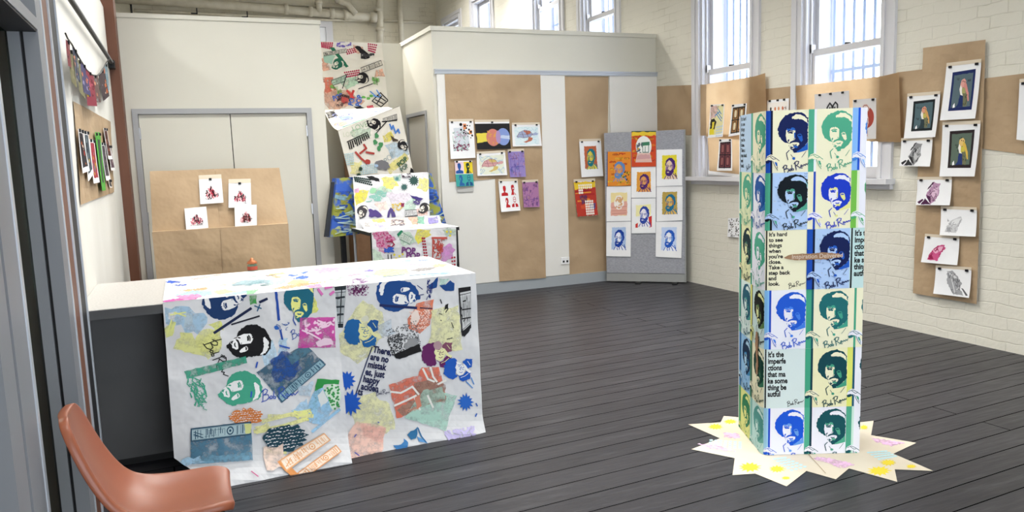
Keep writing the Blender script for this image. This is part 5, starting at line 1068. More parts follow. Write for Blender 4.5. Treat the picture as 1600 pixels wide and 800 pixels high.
for col, q in (('#cc86a8', [(581, 363), (606, 360), (618, 374), (600, 398), (592, 392)]), ('#ddd45c', [(652, 358), (672, 358), (672, 368), (654, 382), (648, 374)]), ('#c78ac4', [(690, 388), (702, 380), (711, 390), (706, 404), (690, 408)]), ('#bcd2c0', [(620, 366), (640, 360), (650, 378), (632, 386)]), ('#c0d4c0', [(582, 388), (596, 394), (604, 410), (583, 410)]), ('#b9c8bc', [(690, 358), (712, 356), (712, 368), (696, 370)])): blot(a, q, col, 2)
scatter(a, [(582, 364), (608, 362), (614, 376), (592, 390)], 60, '#a83a6c', 1.2); a.poly([(620, 366), (627, 359), (630, 362), (622, 370)], '#2a7a5a'); boombox(a, [(628, 362), (645, 372), (640, 382), (624, 374)], '#6a8a7a', '#cfd4cc'); a.lines([[(605, 378), (612, 377), (616, 382), (612, 386), (606, 384)]], 2, '#8f1f44'); squig(a, [(600, 388), (616, 386), (616, 394), (602, 396)], 10, 2, '#2f56b0', .3)
for st_, x, y in (('POP', 627, 395), ('POP', 634, 403)): a.text(st_, x, y, 13, '#6a3a72', 4, .05, .9)
halfdots(a, [(658, 370), (664, 370), (669, 402), (662, 402)], 2, 7, '#9a1f34', 1.6); a.lines([[(675, 371), (697, 371), (697, 371)], [(676, 372), (676, 404)], [(676, 404), (688, 404)]], 1.6, '#b04a40'); a.line([(675, 372), (698, 372)], 2.6, '#b5504a'); squig(a, [(677, 374), (694, 374), (690, 402), (677, 402)], 22, 1.2, '#a8443c', .25); halfdots(a, [(704, 400), (712, 399), (712, 416), (705, 417)], 2, 3, '#9a1f34', 1.6)
for x, y in ((616, 398), (624, 400), (619, 404), (629, 397), (698, 362), (704, 362), (703, 368)): a.dots([(x, y)], 1.8, '#cfc23a')
for x in (606, 611): a.line([(x, 398), (x+1, 410)], 1.6, '#3a3a3c')
mb = MB(); emit(mb, a, lambda x, y, h: FD.P(x, y, h+.006*math.sin(x*.12)*max(0, y-365)/60), [(580.5, 362.3), (712.5, 354.6), (715, 440), (584, 452)], base=M['sheet'], cell=8, h1=.001, dh=.00015); mb.build('drop_section', r2, smooth=True)

# ================================================================== STAR MAT AND PRINTED PILLAR
FLP = PZ(.002)
star = [(1075, 663), (1125, 685), (1080, 702), (1148, 716), (1144.5, 742.5), (1180, 740), (1229, 760), (1260, 736), (1306, 749), (1326.5, 732), (1402, 753), (1398, 733.5), (1458.5, 736), (1396, 709), (1432, 692), (1361, 680), (1365, 657.5), (1325, 662), (1300, 640), (1262, 655), (1215, 638), (1190, 655), (1131, 650), (1126, 660)]
a = Art(); a.poly(star, M['starpaper'])
def fstar(x, y, rx, ry, n=12): a.star(x, y, rx, rx*.6, n, '#e6cf3f', random.uniform(0, 30), ry/rx)
for q in ((1172, 730, 19, 8), (1214, 733, 14, 6), (1228, 747, 8, 3), (1118, 667, 13, 5), (1141, 659, 12, 4), (1374, 736, 20, 8), (1388, 723, 14, 5.5), (1424, 729, 9, 3.5), (1350, 668, 7, 4)): fstar(*q)
def pat(q, nx, ny, col, rx, ry): halfdots(a, q, nx, ny, col, rx, ry)
pat([(1108, 686), (1160, 690), (1160, 702), (1104, 700)], 7, 4, '#bfe0e6', 3, 1.2); pat([(1205, 716), (1226, 714), (1264, 730), (1236, 738)], 4, 6, '#bfe0e6', 3.2, 1.4); pat([(1352, 706), (1384, 704), (1404, 714), (1374, 720)], 6, 4, '#bfe0e6', 3.2, 1.3)
for q in ([(1090, 694), (1122, 696), (1150, 706), (1112, 702)], [(1130, 676), (1156, 678), (1156, 686), (1132, 684)], [(1268, 716), (1284, 714), (1336, 726), (1318, 733)], [(1362, 684), (1414, 692), (1396, 698), (1366, 690)]): blot(a, q, '#e9bfe3', 1.2)
a.lines([[(1264, 711), (1290, 740)]], .8, '#a08a6c')
mb = MB(); emit(mb, a, lambda x, y, h: FLP.P(x, y, h), [(1000, 600), (1500, 600), (1500, 800), (1000, 800)], h1=.0004, dh=.00008); tag(mb.build('star_mat'), 'pale brown star-burst paper mat on the floor under the printed pillar', 'paper mat')

C0 = Vector((2.603, 2.934, 0)); PU = Vector((.911, -.413, 0)).normalized(); PWv = Vector((.413, .911, 0)).normalized(); LW, DP, RC, HT = .497, .45, .035, 1.735
def perim(u, z, h=0):
    if u > LW-.012:
        if u < LW+.012:
            t = (u-LW+.012)/.024*math.pi/2; c = C0+PU*(LW-.012)+PWv*.012; n = -PWv*math.cos(t)+PU*math.sin(t); return c+n*(.012+h)+UPV*z
        return C0+PU*(LW+h)+PWv*(u-LW)+UPV*z
    if u > RC: return C0+PU*u-PWv*h+UPV*z
    if u < -RC: return C0-PWv*u-PU*h+UPV*z
    t = (u+RC)/(2*RC)*math.pi/2; c = C0+PU*RC+PWv*RC; n = -PU*math.cos(t)-PWv*math.sin(t)
    return c+n*(RC+h)+UPV*z
pil = thing('printed_pillar', 'square pillar wrapped in printed pages of a curly-haired bearded man, standing on the star mat', 'pillar', C0+PU*LW/2+PWv*DP/2)
mb = MB(); us = [-DP+i*.02 for i in range(int(DP/.02))]+[-.03+i*.01 for i in range(7)]+[.05+i*.05 for i in range(9)]+[LW-.012+i*.006 for i in range(5)]+[LW+.02, LW+DP]
us = sorted(set(round(x, 4) for x in us)); k0 = mb.mi(M['paper'])
for z in (.004, HT-.004):
    for u in us: mb.v.append(tuple(perim(u, z, -.003)))
n = len(us)
for i in range(n): j = (i+1) % n; mb.f.append((i, j, n+j, n+i)); mb.fm.append(k0)
mb.f.append(tuple(range(n, 2*n))); mb.fm.append(k0); mb.f.append(tuple(range(n))[::-1]); mb.fm.append(k0); mb.build('cardboard_column', pil)
ROWS = [1.735, 1.436, 1.155, .856, .556, .25, .004]
TW, THt = .21, .303
def page(row, u0, fn, bgc, name='printed_page', u1=None):
    zt, zb = ROWS[row], ROWS[row+1]; a = Art(); a.push(u0, -zt, TW/500, 0, (zt-zb if row < 5 else .29)/745); fn(a); a.pop(); u1 = u1 or u0+TW
    mb = MB(); lift = .0012+.0009*((row+int(round(u0/TW)) ) % 2)
    bendy = lambda v, u: .0025*math.sin(v*31+u*23)
    emit(mb, a, lambda x, y, h: perim(x, -y, h+lift), [(u0, -zt), (u1, -zt), (u1, -zb), (u0, -zb)], base=ink(bgc), cell=.0175, h1=.0005, dh=.00006)
    mb.build(name, pil)
def man(dark, mid, light, bg, stripe, thin=None, bgspots=None):
    def f(a):
        a.poly([(0, 0), (500, 0), (500, 745), (0, 745)], bg)
        if bgspots:
            for _ in range(40): x, y = random.uniform(90, 480), random.uniform(0, 730); blot(a, [(x, y), (x+random.uniform(15, 60), y+4), (x+30, y+random.uniform(14, 40)), (x, y+20)], random.choice(bgspots), 5)
        portrait(a, dark, mid, light, None, stripe, thin)
    return f
Q1T = ["It's hard", 'to see', 'things', 'when', "you're", 'close.', 'Take a', 'step back', 'and', 'look.']; Q2T = ["It's the", 'imperfe', 'ctions', 'that ma', 'ke some', 'thing be', 'autful']
def quote(lines, bg, bar, size, sp, y0, sx, bold, sg=True):
    def f(a):
        a.poly([(0, 0), (500, 0), (500, 745), (0, 745)], bg); a.poly([(14, 0), (32, 0), (30, 745), (10, 745)], bar)
        for i, t in enumerate(lines): a.text(t, 55, y0+i*sp, size, '#15151a', 0, bold, sx)
        if sg: SIG(a, 280, 655, 200, -12, '#15151a', 4)
    return f
CR_, LV, LB_ = '#e4e0c2', '#dfdfe8', '#a9c2e6'
q1 = lambda bg: quote(Q1T, bg, '#15151a', 67, 68, 72, .98, .034); q2 = lambda bg: quote(Q2T, bg, '#15151a', 94, 83, 96, .74, .04)
GRID = [
    [(-2, q1('#b3cbe2'), '#b3cbe2'), (-1, man('#4c9c7f', None, CR_, CR_, '#4aa184', '#d8dcc6'), CR_), (0, man('#0c1c50', '#1d59b4', CR_, CR_, '#1547a8', '#0c1430'), CR_), (1, man('#4a9f80', None, CR_, CR_, '#4aa184', '#dfe3e6'), CR_), (2, man('#3f7fd0', '#8fb5e6', LV, LV, '#7eaee6', '#1a4fc0'), LV)],
    [(-2, man('#4a9a7e', None, '#d5dcb4', '#d5dcb4', '#4a9a7e'), '#d5dcb4'), (-1, man('#184e96', '#2f6cae', LV, LV, '#3f9a8a', '#1d4f8a'), LV), (0, man('#08131c', '#4d9b84', LB_, LB_, '#4aa184', '#0a0c10', ['#b9cdeb', '#9db9e2', '#b3c8e8']), LB_), (1, man('#1636b8', '#d9d98a', LV, CR_, CR_, '#1c46b0'), CR_), (2, man('#4a9f6a', None, LV, LV, '#6fb348', '#d5e2c0'), LV)],
    [(-2, man('#0d2a30', '#3a6a5a', '#dfe0b0', '#dfe0b0', '#4aa184'), '#dfe0b0'), (-1, man('#4a9f84', None, LV, LV, '#3f9a7a', '#dfe3e6'), LV), (0, q1(CR_), CR_), (1, man('#0b1a4c', '#1d55b8', LB_, LB_, '#1547a8', '#0c1430', ['#b9cdeb', '#9db9e2']), LB_), (2, q2('#b9d3d3'), '#b9d3d3')],
    [(-2, man('#1d5468', '#3f8f8a', '#cfe0dc', '#cfe0dc', '#4aa184'), '#cfe0dc'), (-1, man('#0f1512', '#5a7a4a', '#d8dc9c', '#c3d8d6', '#d8d878', '#15151a'), '#c3d8d6'), (0, man('#1d54c4', '#3f78d8', LV, LV, '#7eb5e6', '#1a46b4'), LV), (1, man('#1b6468', '#3f9a84', CR_, CR_, '#3f9a7a', '#1b5a5e'), CR_), (2, man('#1b6468', '#3f9a84', LV, CR_, CR_, '#3f9a7a'), CR_)],
    [(-2, man('#0f2a48', '#3f86b8', '#a9cbe2', '#8fbbe0', '#3f7fb8'), '#8fbbe0'), (-1, man('#0d3a30', '#2f6a50', CR_, CR_, '#3f7a5a'), CR_), (0, q2('#ccd9d8'), '#ccd9d8'), (1, man('#0b4049', '#3f9478', CR_, '#e2deb4', '#3f9a7a', '#0d3a44'), CR_), (2, man('#0b4049', '#3f9478', LV, LV, '#d3d868', '#15506a'), LV)],
    [(-2, man('#2f7a54', None, '#d8dc8c', '#d8dc8c', '#4a9a6a'), '#d8dc8c'), (-1, man('#4c8f8a', '#6aa8a0', '#c3dcd8', '#b3d3d0', '#8fc0b8'), '#b3d3d0'), (0, man('#1450c8', '#5f93d8', LV, LV, '#8fbcd8', '#1a46c0'), LV), (1, man('#0d4a52', '#4a9c80', LV, LV, '#4aa184', '#0a3040'), LV), (2, man('#0d4a52', '#4a9c80', LV, LV, '#4a9c80', '#bcd8cc'), LV)]]
for r, row in enumerate(GRID):
    for c, fn, bgc in row: page(r, c*TW, fn, bgc, u1=(LW-.002 if c == 2 else None) if c != -2 else -2*TW+TW)
# torn places that show brown cardboard
a = Art(); a.poly([(.095, -1.02), (.13, -1.033), (.18, -1.036), (.25, -1.036), (.30, -1.040), (.37, -1.03), (.385, -1.022), (.36, -1.012), (.30, -1.004), (.22, -1.006), (.16, -1.004), (.12, -1.01)], M['tornbrown'], .002, .01); a.text('Inspiration Delivered', .135, -1.012, .031, '#c9b8a8', 0, .01, .95)
mb = MB(); emit(mb, a, lambda x, y, h: perim(x, -y, h+.006), [(.05, -1.1), (.49, -1.1), (.49, -.95), (.05, -.95)]); mb.build('torn_strip', pil, label='horizontal torn gap showing brown card')
a = Art(); a.poly([(-.10, -.625), (-.075, -.632), (-.06, -.60), (-.065, -.52), (-.055, -.46), (-.075, -.40), (-.095, -.41), (-.09, -.48), (-.11, -.56)], M['tornbrown'], .002, .01)
mb = MB(); emit(mb, a, lambda x, y, h: perim(x, -y, h+.006), [(-.2, -.7), (-.03, -.7), (-.03, -.3), (-.2, -.3)], cell=.02); mb.build('torn_strip', pil, label='upright torn gap near the corner showing brown card')

# ================================================================== PRINTED PAPER OVER THE COUNTER
def wr(X):
    k = min(1, max(0, (.9-X.z)*4)); z = max(0, X.z)
    return k*(.005*math.sin(X.x*13+z*4)*math.sin(z*8+X.x*3)+.001*math.sin(X.x*29-z*17)+.004*math.sin(z*21+X.x*5)*math.sin(X.x*7)) + .05*max(0, (.13-z)/.13)**2
wl = pnl((4.072, .906), (3.90, .004)); wl.disp = wr; wr_ = pnl((4.072, .904), (3.975, .004)); wr_.disp = wr
TL_ = PZ(.9065); TR_ = PZ(.9035)
W0 = '#e2e2e3'
def top_art(a):
    for col, q, r in (('#2f55b8', [(258, 440), (270, 438), (283, 441), (268, 444)], 1.2), ('#2f55b8', [(266, 446), (284, 444), (296, 444), (280, 448)], 1.2), ('#b8d0c4', [(312, 440), (360, 433), (402, 430), (398, 434), (350, 438), (312, 442)], .6), ('#e8b9ae', [(290, 437), (308, 434), (344, 428), (346, 430), (310, 437)], .8),
                      ('#e8c8bc', [(330, 446), (372, 440), (384, 441), (340, 448)], .8), ('#dfa070', [(280, 454), (310, 451), (327, 449), (322, 453), (296, 456)], .8), ('#93adb4', [(360, 446), (376, 439), (408, 437), (440, 438), (424, 442), (392, 445)], .5), ('#a9c8bc', [(422, 438), (452, 437), (440, 444), (420, 445)], .5),
                      ('#e9df90', [(445, 445), (458, 437), (474, 437), (490, 440), (470, 444)], .8), ('#e5d98c', [(416, 429), (440, 426), (450, 428), (424, 431)], .6), ('#a8d0e6', [(272, 462), (300, 454), (332, 455), (330, 461), (290, 464)], .8), ('#e6e0a0', [(330, 456), (352, 452), (370, 456), (344, 460)], .8), ('#a9cfe8', [(350, 460), (386, 454), (388, 458), (356, 462)], .6), ('#e6b08a', [(424, 431), (445, 433), (430, 435)], .5),
                      ('#e0a070', [(425, 452), (450, 446), (480, 442), (510, 441), (480, 446), (450, 451)], 1), ('#86c48f', [(385, 455), (405, 452), (396, 460), (385, 462)], .8), ('#3f6ac0', [(444, 431), (456, 429), (466, 430), (458, 432)], .8), ('#3f6ac0', [(458, 436), (470, 431), (486, 432), (476, 436)], .8), ('#8f7f74', [(412, 431), (430, 429), (432, 431), (418, 432)], .4), ('#4a74c4', [(468, 427), (480, 424), (486, 423), (476, 428)], .6), ('#c9b8dc', [(455, 424), (466, 421), (470, 424)], .6),
                      ('#dc8fb4', [(475, 447), (500, 444), (505, 450), (490, 452)], .8), ('#c2489b', [(252, 471), (292, 464), (310, 463), (297, 484), (272, 476)], .8), ('#d88fb8', [(272, 463), (310, 460), (318, 464), (290, 470)], 1)): blot(a, q, col, r)
    squig(a, [(362, 441), (440, 438), (420, 447), (364, 450)], 8, .6, '#6a8a90', .2)
def top_art_r(a):
    for col, q, r in (('#e6a0ba', [(488, 421), (506, 418), (532, 418), (530, 424), (500, 427)], .8), ('#a9c8e0', [(532, 418), (560, 413), (584, 414), (560, 422), (540, 423)], .8), ('#b0d8b4', [(504, 438), (530, 433), (546, 433), (530, 438), (508, 440)], .6), ('#e6a878', [(480, 440), (496, 437), (504, 441), (484, 445)], .8), ('#e698a8', [(538, 431), (560, 427), (566, 429), (548, 432)], .8),
                      ('#6a5cb4', [(566, 424), (578, 421), (588, 423), (576, 425)], .6), ('#7a70b4', [(598, 423), (612, 420), (624, 422), (612, 424)], .6), ('#e8e09c', [(580, 428), (598, 420), (636, 421), (640, 428), (600, 432)], .8), ('#a9d8b4', [(568, 430), (584, 427), (590, 432), (574, 434)], .6), ('#8a8684', [(640, 423), (656, 419), (684, 417), (672, 422), (654, 424)], .5), ('#b3dcd8', [(688, 424), (700, 418), (718, 420), (722, 425), (692, 430)], .8),
                      ('#e8b48a', [(668, 416), (690, 412), (702, 414), (690, 418)], .8), ('#c0a8dc', [(626, 415), (650, 411), (670, 412), (652, 416)], .6), ('#8f9cd8', [(640, 408), (672, 404), (668, 408)], .6), ('#a9c4e4', [(660, 430), (690, 426), (704, 427), (680, 432)], .6), ('#8fbce0', [(620, 410), (640, 406), (646, 408)], .6), ('#c9bce0', [(588, 437), (610, 434), (606, 438)], .6)): blot(a, q, col, r)
    squig(a, [(552, 436), (576, 434), (574, 442), (548, 444)], 14, .7, '#8a6a90', .25); a.lines([[(598, 433), (632, 429)], [(640, 431), (670, 428), (704, 427)]], .8, '#6a8a9a')
def left_art(a):
    blot(a, [(257, 480), (288, 478), (318, 490), (326, 506), (310, 522), (288, 520), (280, 508), (262, 508)], '#a3c2da', 4); blot(a, [(264, 490), (276, 488), (272, 500), (264, 500)], W0, 3); blot(a, [(284, 488), (298, 492), (300, 508), (288, 512)], '#b6c8d4', 3)
    blot(a, [(258, 514), (268, 502), (276, 504), (270, 524), (261, 526)], '#d5d98c', 2); a.lines([[(266, 492), (290, 488)], [(268, 500), (262, 520)], [(274, 506), (268, 516)], [(272, 488), (290, 494)]], 2, '#d8da84')
    a.poly([(283, 520), (300, 520), (306, 532), (318, 530), (342, 512), (346, 546), (326, 560), (296, 552), (272, 543)], 'w#dadb92', 2, 6); a.ell(326, 533, 21, 19, 'w#dcdc8e', 22, 0, .04); blot(a, [(324, 506), (344, 502), (350, 514), (336, 514)], '#d6da80', 2)
    blot(a, [(436, 530), (448, 526), (450, 545), (434, 552)], '#b3cfe4', 3); blot(a, [(408, 556), (426, 530), (434, 560), (416, 572)], '#b9d4e8', 3)
    blot(a, [(364, 536), (382, 530), (390, 548), (374, 556)], '#a6cce4', 2); PORT(a, 352, 472, .145, -105, '#1b3764', W0); PORT(a, 388, 534, .145, 82, '#141417', W0)
    a.lines([[(335, 520), (392, 482)]], 4.2, '#1a2444'); a.lines([[(362, 507), (405, 494)]], 2.6, '#2a2a34'); SIG(a, 338, 526, 62, 62, '#141417', 3.2); a.lines([[(334, 533), (346, 530)], [(345, 556), (352, 560)]], 1.5, '#141417')
    blot(a, [(389, 463), (400, 460), (402, 474), (391, 476)], '#3f9a4a', 1.5); a.lines([[(406, 472), (417, 467)]], 4, '#1a2444'); a.lines([[(398, 478), (408, 482)], [(402, 486), (406, 476)]], 2, '#2f5a7a')
    a.poly([(429, 456), (433, 455), (438, 500), (434, 502)], '#24489c', .4, 5); a.ell(432, 512, 4, 3.4, '#2f62b4', 9, 0, .2); a.lines([[(438, 516), (441, 530)]], 3, '#24489c'); squig(a, [(428, 502), (452, 504), (450, 518), (436, 516)], 9, .8, '#3a5a9c', .25)
    a.poly([(484, 452), (494, 468), (498, 484), (484, 494), (472, 494), (476, 470)], 'w#d8dc70', 1.5, 5); PORT(a, 467, 471, .135, 4, '#1d6076', '#dbdd86', None); a.lines([[(460, 488), (458, 500), (462, 508)], [(472, 494), (470, 500)]], 1.5, '#24489c'); SIG(a, 451, 515, 44, -18, '#24489c', 3.2)
    a.poly([(288, 580), (384, 556), (386, 567), (292, 592)], 'w#3f9a80', .8, 6); PORT(a, 374, 607, .145, 76, '#429b80', W0); squig(a, [(288, 588), (318, 590), (326, 636), (304, 634)], 22, 1.5, '#429b80', .2); SIG(a, 312, 592, 48, 66, '#429b80', 3)
    a.poly([(401, 582), (430, 562), (478, 538), (509, 569), (440, 629)], 'w#3d6076', .6, 8); blot(a, [(422, 566), (440, 550), (468, 552), (470, 575), (452, 594), (430, 598)], '#2b5092', 3); a.poly([(448, 556), (478, 540), (486, 548), (456, 570)], 'w#547a8e', .8, 6)
    boombox(a, [(432, 618), (500, 561), (509, 570), (441, 629)], '#35566c', '#86a6b4'); SIG(a, 406, 606, 58, -6, '#2346a4', 3); a.lines([[(402, 566), (400, 574)], [(437, 540), (452, 544)], [(393, 612), (392, 620)]], 2.4, '#2f56b0'); blot(a, [(466, 606), (490, 596), (486, 620), (468, 618)], '#b9cdde', 2)
    a.poly([(469, 497), (523, 495), (524, 543), (466, 544)], 'w#c2489c', .6, 6); squig(a, [(476, 500), (522, 498), (520, 520), (478, 524)], 16, 2.6, '#e0c0d4', .14); a.poly([(492, 536), (506, 528), (518, 528), (520, 538), (496, 542)], '#dcc0d2', 1.2, 4); a.lines([[(472, 516), (486, 522), (500, 530)]], 2.5, '#e0c8d8'); a.lines([[(497, 452), (503, 460)], [(508, 450), (518, 448)], [(516, 460), (521, 456)]], 4, '#d070b0')
    a.poly([(496, 592), (530, 594), (529, 600), (506, 600), (499, 620), (494, 640), (484, 638)], '#2f8a45', .8, 5); a.ell(518, 620, 13, 20, '#cfe0d0', 16, 10, .12); scatter(a, [(506, 602), (530, 602), (530, 642), (508, 640)], 46, '#3a8f4c', 1.9)
    a.poly([(478, 640), (490, 612), (504, 606), (520, 640), (502, 664), (484, 660)], 'w#98c5e6', 1.2, 6); a.line([(488, 674), (530, 640)], 4.5, 'w#98c5e6'); a.poly([(456, 642), (478, 622), (482, 640), (462, 652)], 'w#a9cde8', 1.5, 5); a.poly([(496, 618), (504, 608), (512, 626), (502, 636)], '#d8dcdc', 1, 4)
    for p in ([(410, 658), (450, 648), (484, 642)], [(398, 674), (440, 666), (480, 654)], [(456, 648), (488, 650)], [(420, 650), (436, 650)], [(414, 704), (446, 706)]): a.line(p, 6, 'w#e2e09c')
    blot(a, [(398, 666), (420, 660), (424, 672), (402, 680)], 'w#e2e09c', 2); squig(a, [(456, 642), (486, 642), (486, 656), (458, 656)], 10, 2, '#dfe08c', .2)
    cone(a, 384, 651, 26, 13, '#c8763c', W0, -4); cone(a, 445, 684, 33, 20, '#1d3f4e', W0, -8)
    a.poly([(298, 669), (392, 658), (395, 718), (298, 725)], 'w#4a7690', .4, 8); boombox(a, [(298, 669), (392, 658), (392, 679), (298, 690)], '#2c4c62', '#a3b9c0'); a.poly([(310, 722), (320, 704), (336, 712), (392, 706), (395, 717), (312, 724)], 'w#6f9ab2', .8, 6); blot(a, [(274, 722), (310, 712), (320, 722), (280, 728)], '#a6cbe4', 3); a.poly([(382, 662), (392, 661), (392, 676), (384, 678)], '#cfd28c', .8, 4)
    blot(a, [(410, 700), (440, 694), (452, 722), (418, 734)], '#e9d0c2', 3); a.poly([(433, 721), (444, 716), (462, 736), (480, 738), (470, 744), (452, 740)], '#d08c54', 1, 5); boombox(a, [(436, 718), (506, 676), (516, 687), (446, 734)], '#d8a070', '#ead8c8'); boombox(a, [(462, 736), (524, 694), (532, 704), (472, 744)], '#d39058', '#e9d4c2')
    a.lines([[(392, 734), (402, 741)]], 1.5, '#c05a8a'); a.poly([(466, 744), (474, 736), (486, 738), (478, 744)], '#8f2450', .8, 4)
def right_art(a):
    a.poly([(540, 640), (562, 618), (584, 614), (608, 632), (616, 668), (600, 676), (562, 668)], 'w#dfddb0', 3, 7)
    boombox(a, [(520, 448), (541, 446), (536, 512), (522, 512)], '#2a3036', '#b9bec2'); a.lines([[(522, 466), (538, 464)], [(522, 480), (537, 479)], [(522, 492), (536, 491)]], 3, '#2a3036'); a.lines([[(534, 448), (531, 508)]], 1.6, '#1d2228')
    a.poly([(528, 528), (545, 500), (566, 468), (596, 488), (604, 508), (590, 540), (560, 568), (530, 548)], 'w#dedcae', 3, 8); a.ell(571, 498, 6, 5, '#c8c8b8', 10, 0, .2); scatter(a, [(540, 446), (578, 444), (574, 462), (546, 462)], 90, '#7a4a72', 1); scatter(a, [(546, 448), (572, 448), (566, 458), (552, 458)], 40, '#5a2450', 1.6)
    PORT(a, 622, 462, .145, -80, '#1d4583', W0); a.poly([(670, 446), (684, 433), (682, 450), (672, 452)], '#1d4583', .8, 4); a.poly([(686, 446), (696, 445), (703, 438), (710, 443), (709, 455), (696, 454)], '#1d4583', .8, 4); blot(a, [(686, 436), (702, 434), (696, 444), (686, 446)], '#b9d4cc', 1.5); squig(a, [(668, 436), (676, 440), (674, 468), (666, 468)], 16, 1, '#24306a', .2); a.lines([[(652, 446), (660, 452)], [(650, 462), (662, 460)]], 1.2, '#24306a')
    a.poly([(651, 474), (677, 468), (676, 488), (671, 508), (656, 521), (640, 514), (636, 498), (646, 484)], 'w#d8785a', .8, 6); scatter(a, [(640, 484), (672, 484), (666, 514), (642, 514)], 150, '#e6c4b8', 1.1); a.poly([(642, 490), (652, 484), (656, 496), (650, 510), (642, 502)], '#e3d2ca', 1, 4); a.lines([[(594, 477), (650, 481)]], 4, '#202a58'); a.line([(656, 481), (675, 482)], 1.6, '#2a2a44')
    blot(a, [(588, 508), (612, 500), (616, 524), (596, 530)], '#c3ccd6', 4); scatter(a, [(602, 516), (652, 500), (658, 540), (612, 556)], 260, '#54565a', 1); scatter(a, [(604, 528), (628, 520), (632, 552), (612, 556)], 120, '#2a2b2e', 1.1); a.poly([(632, 538), (640, 530), (650, 528), (656, 538), (634, 548)], '#8a8b8e', 1.5, 4); a.poly([(614, 554), (656, 537), (659, 549), (624, 561), (618, 560)], '#1b1b1d', .6, 5)
    a.poly([(672, 484), (716, 478), (722, 546), (690, 548), (668, 545), (676, 516)], 'w#dedcae', 2, 7); a.lines([[(688, 468), (690, 474)], [(700, 482), (696, 488)], [(686, 490), (690, 491)], [(705, 504), (708, 512)], [(698, 530), (706, 528)], [(688, 500), (689, 501)]], 1.5, '#2a2a34'); a.poly([(696, 476), (700, 474), (700, 482), (694, 484)], '#1f1f22', .6, 3)
    boombox(a, [(716, 450), (735, 447.5), (736, 512), (722, 526)], '#1f1f22', '#c3c4c6'); a.lines([[(717, 452), (722, 524)]], 2, '#1f1f22'); a.lines([[(722, 484), (735, 482)], [(722, 498), (735, 496)]], 2, '#1f1f22'); a.poly([(720, 518), (734, 508), (734, 516), (724, 527)], '#1f1f22', .8, 4)
    LADY(a, 564, 520, .56, -4, '#1f5c98', '#d8d79c', '#1d4f8c'); a.lines([[(581, 542), (555, 616)]], 1.6, '#1f2a58')
    LADY(a, 683, 554, .50, -8, '#5e2258', '#dedca8', '#7a4a60'); a.ell(684, 540, 7, 7, '#a98a92', 12, 0, .1); LADY(a, 715, 577, .46, -4, '#1f54b0', W0, '#1f54b0'); a.lines([[(728, 596), (738, 606)], [(736, 590), (740, 600)]], 1.6, '#4a86c8')
    a.star(541, 594, 14, 9, 12, '#1f55b4', 5, 1.15); a.star(727, 628, 13, 8, 13, '#2a62ba', 0, 1.1)
    a.star(547, 629, 19, 12, 13, '#1f55b4', 3, 1.1)
    for t, x, y in (('There,', 582, 550), ('are no', 578, 561.5), ('mistak', 574, 573.5), ('es, just', 570, 585), ('happy', 566.5, 596), ('aciden', 563, 607.5), ('ts', 558, 616)): a.text(t, x, y, 14.6, '#1b2148', 10, .035, .74)
    SIG(a, 586, 609, 24, -6, '#1b2148', 3.4)
    a.poly([(608, 601), (652, 586), (658, 574), (686, 574), (697, 626), (662, 634), (620, 654)], 'w#d5705a', 1.2, 6); a.poly([(690, 612), (713, 618), (694, 672), (632, 652), (640, 640)], 'w#a9cdc0', 1, 7); a.poly([(648, 600), (670, 590), (694, 600), (696, 626), (662, 632), (630, 650), (618, 640), (650, 622)], 'w#9d7a6c', 2, 6); a.poly([(660, 610), (690, 604), (696, 622), (670, 632), (640, 640)], 'w#a3b9ac', 2, 6)
    for p in ([(610, 612), (626, 614), (634, 610), (644, 604), (654, 616)], [(616, 634), (634, 626), (650, 618)], [(660, 576), (668, 592), (678, 596)], [(672, 574), (676, 588), (682, 596)], [(648, 622), (656, 640)], [(668, 618), (676, 636)], [(684, 600), (696, 594)]): a.line(p, 3, '#dcdad6')
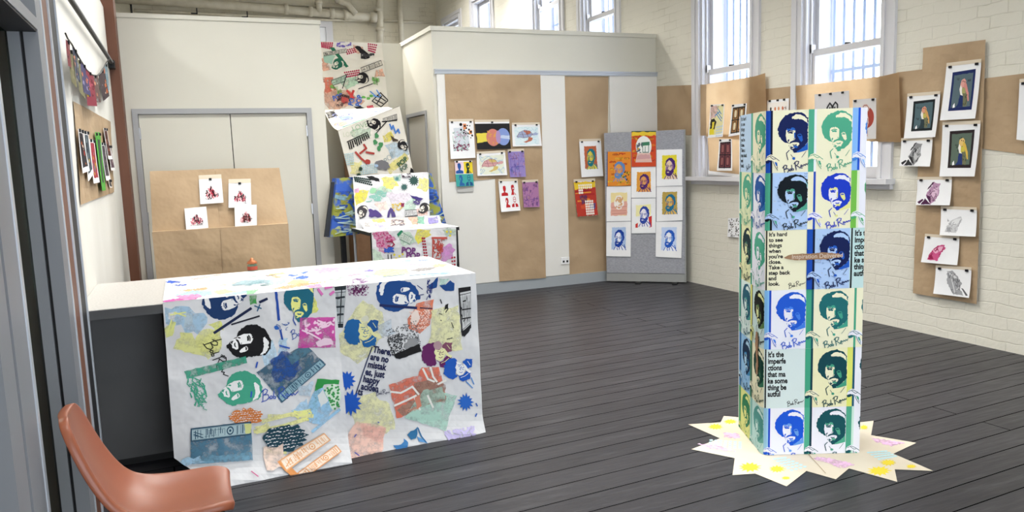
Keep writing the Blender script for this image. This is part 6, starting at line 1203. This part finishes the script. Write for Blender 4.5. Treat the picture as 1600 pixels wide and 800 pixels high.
    a.poly([(648, 622), (656, 616), (658, 634), (652, 640)], '#c47a66', 1, 4); a.text('POWER', 634, 645, 7, '#c08a78', -16, .02, .8)
    a.poly([(536, 690), (558, 658), (603, 667), (592, 703), (548, 716), (538, 712)], 'w#ebc2b4', 2, 7); a.poly([(562, 662), (603, 668), (596, 690), (566, 680)], 'w#e6b4a8', 2, 6); a.lines([[(553, 682), (556, 678)], [(538, 702), (541, 698)], [(552, 704), (558, 708)], [(590, 659), (592, 660)]], 1.6, '#3a4a9c')
    a.poly([(612, 694), (624, 692), (630, 682), (636, 690), (632, 698), (616, 700)], '#3f78b0', 1.5, 4); a.poly([(634, 678), (652, 666), (648, 684), (640, 684)], '#2f6a98', 1, 4); a.poly([(650, 680), (660, 684), (664, 690), (652, 688)], '#5a8fc4', 1.2, 4); a.lines([[(652, 668), (656, 680), (662, 688)]], 2, '#2f6a98')
    scatter(a, [(692, 672), (738, 664), (738, 678), (694, 684)], 120, '#b9b0d8', 1.6); a.lines([[(743, 630), (745, 634)], [(744, 646), (742, 650)]], 2, '#3a66b4')
for nm, fp, tp, xa, xb, art, tart, low, lab in (('printed_paper_sheet', wr_, TR_, .66, 1.506, right_art, top_art_r, [(755, 673), (540, 718)], 'right printed paper sheet over the counter, with the happy accidents quote'),
                                           ('printed_paper_sheet', wl, TL_, -.138, .70, left_art, top_art, [(548, 729), (345, 765), (272, 716)], 'left printed paper sheet over the counter, with the pine cones and magenta square')):
    z = tp.o.z; mb = MB(); e0, e1 = proj((xa, 4.072, z)), proj((xb, 4.072, z)); b0, b1 = proj((xa, 4.99, z)), proj((xb, 4.99, z))
    a = Art(); art(a); emit(mb, a, lambda x, y, h, fp=fp: fp.P(x, y, h), [e0, e1]+low, base=M['sheet'], cell=9, h1=.0006, dh=.00004)
    a = Art(); tart(a); emit(mb, a, lambda x, y, h, tp=tp: tp.P(x, y, h), [b0, b1, e1, e0], base=M['sheet'], cell=None, h1=.0008, dh=.00004)
    tag(mb.build(nm), lab, 'printed paper', 'printed paper sheets on the counter')
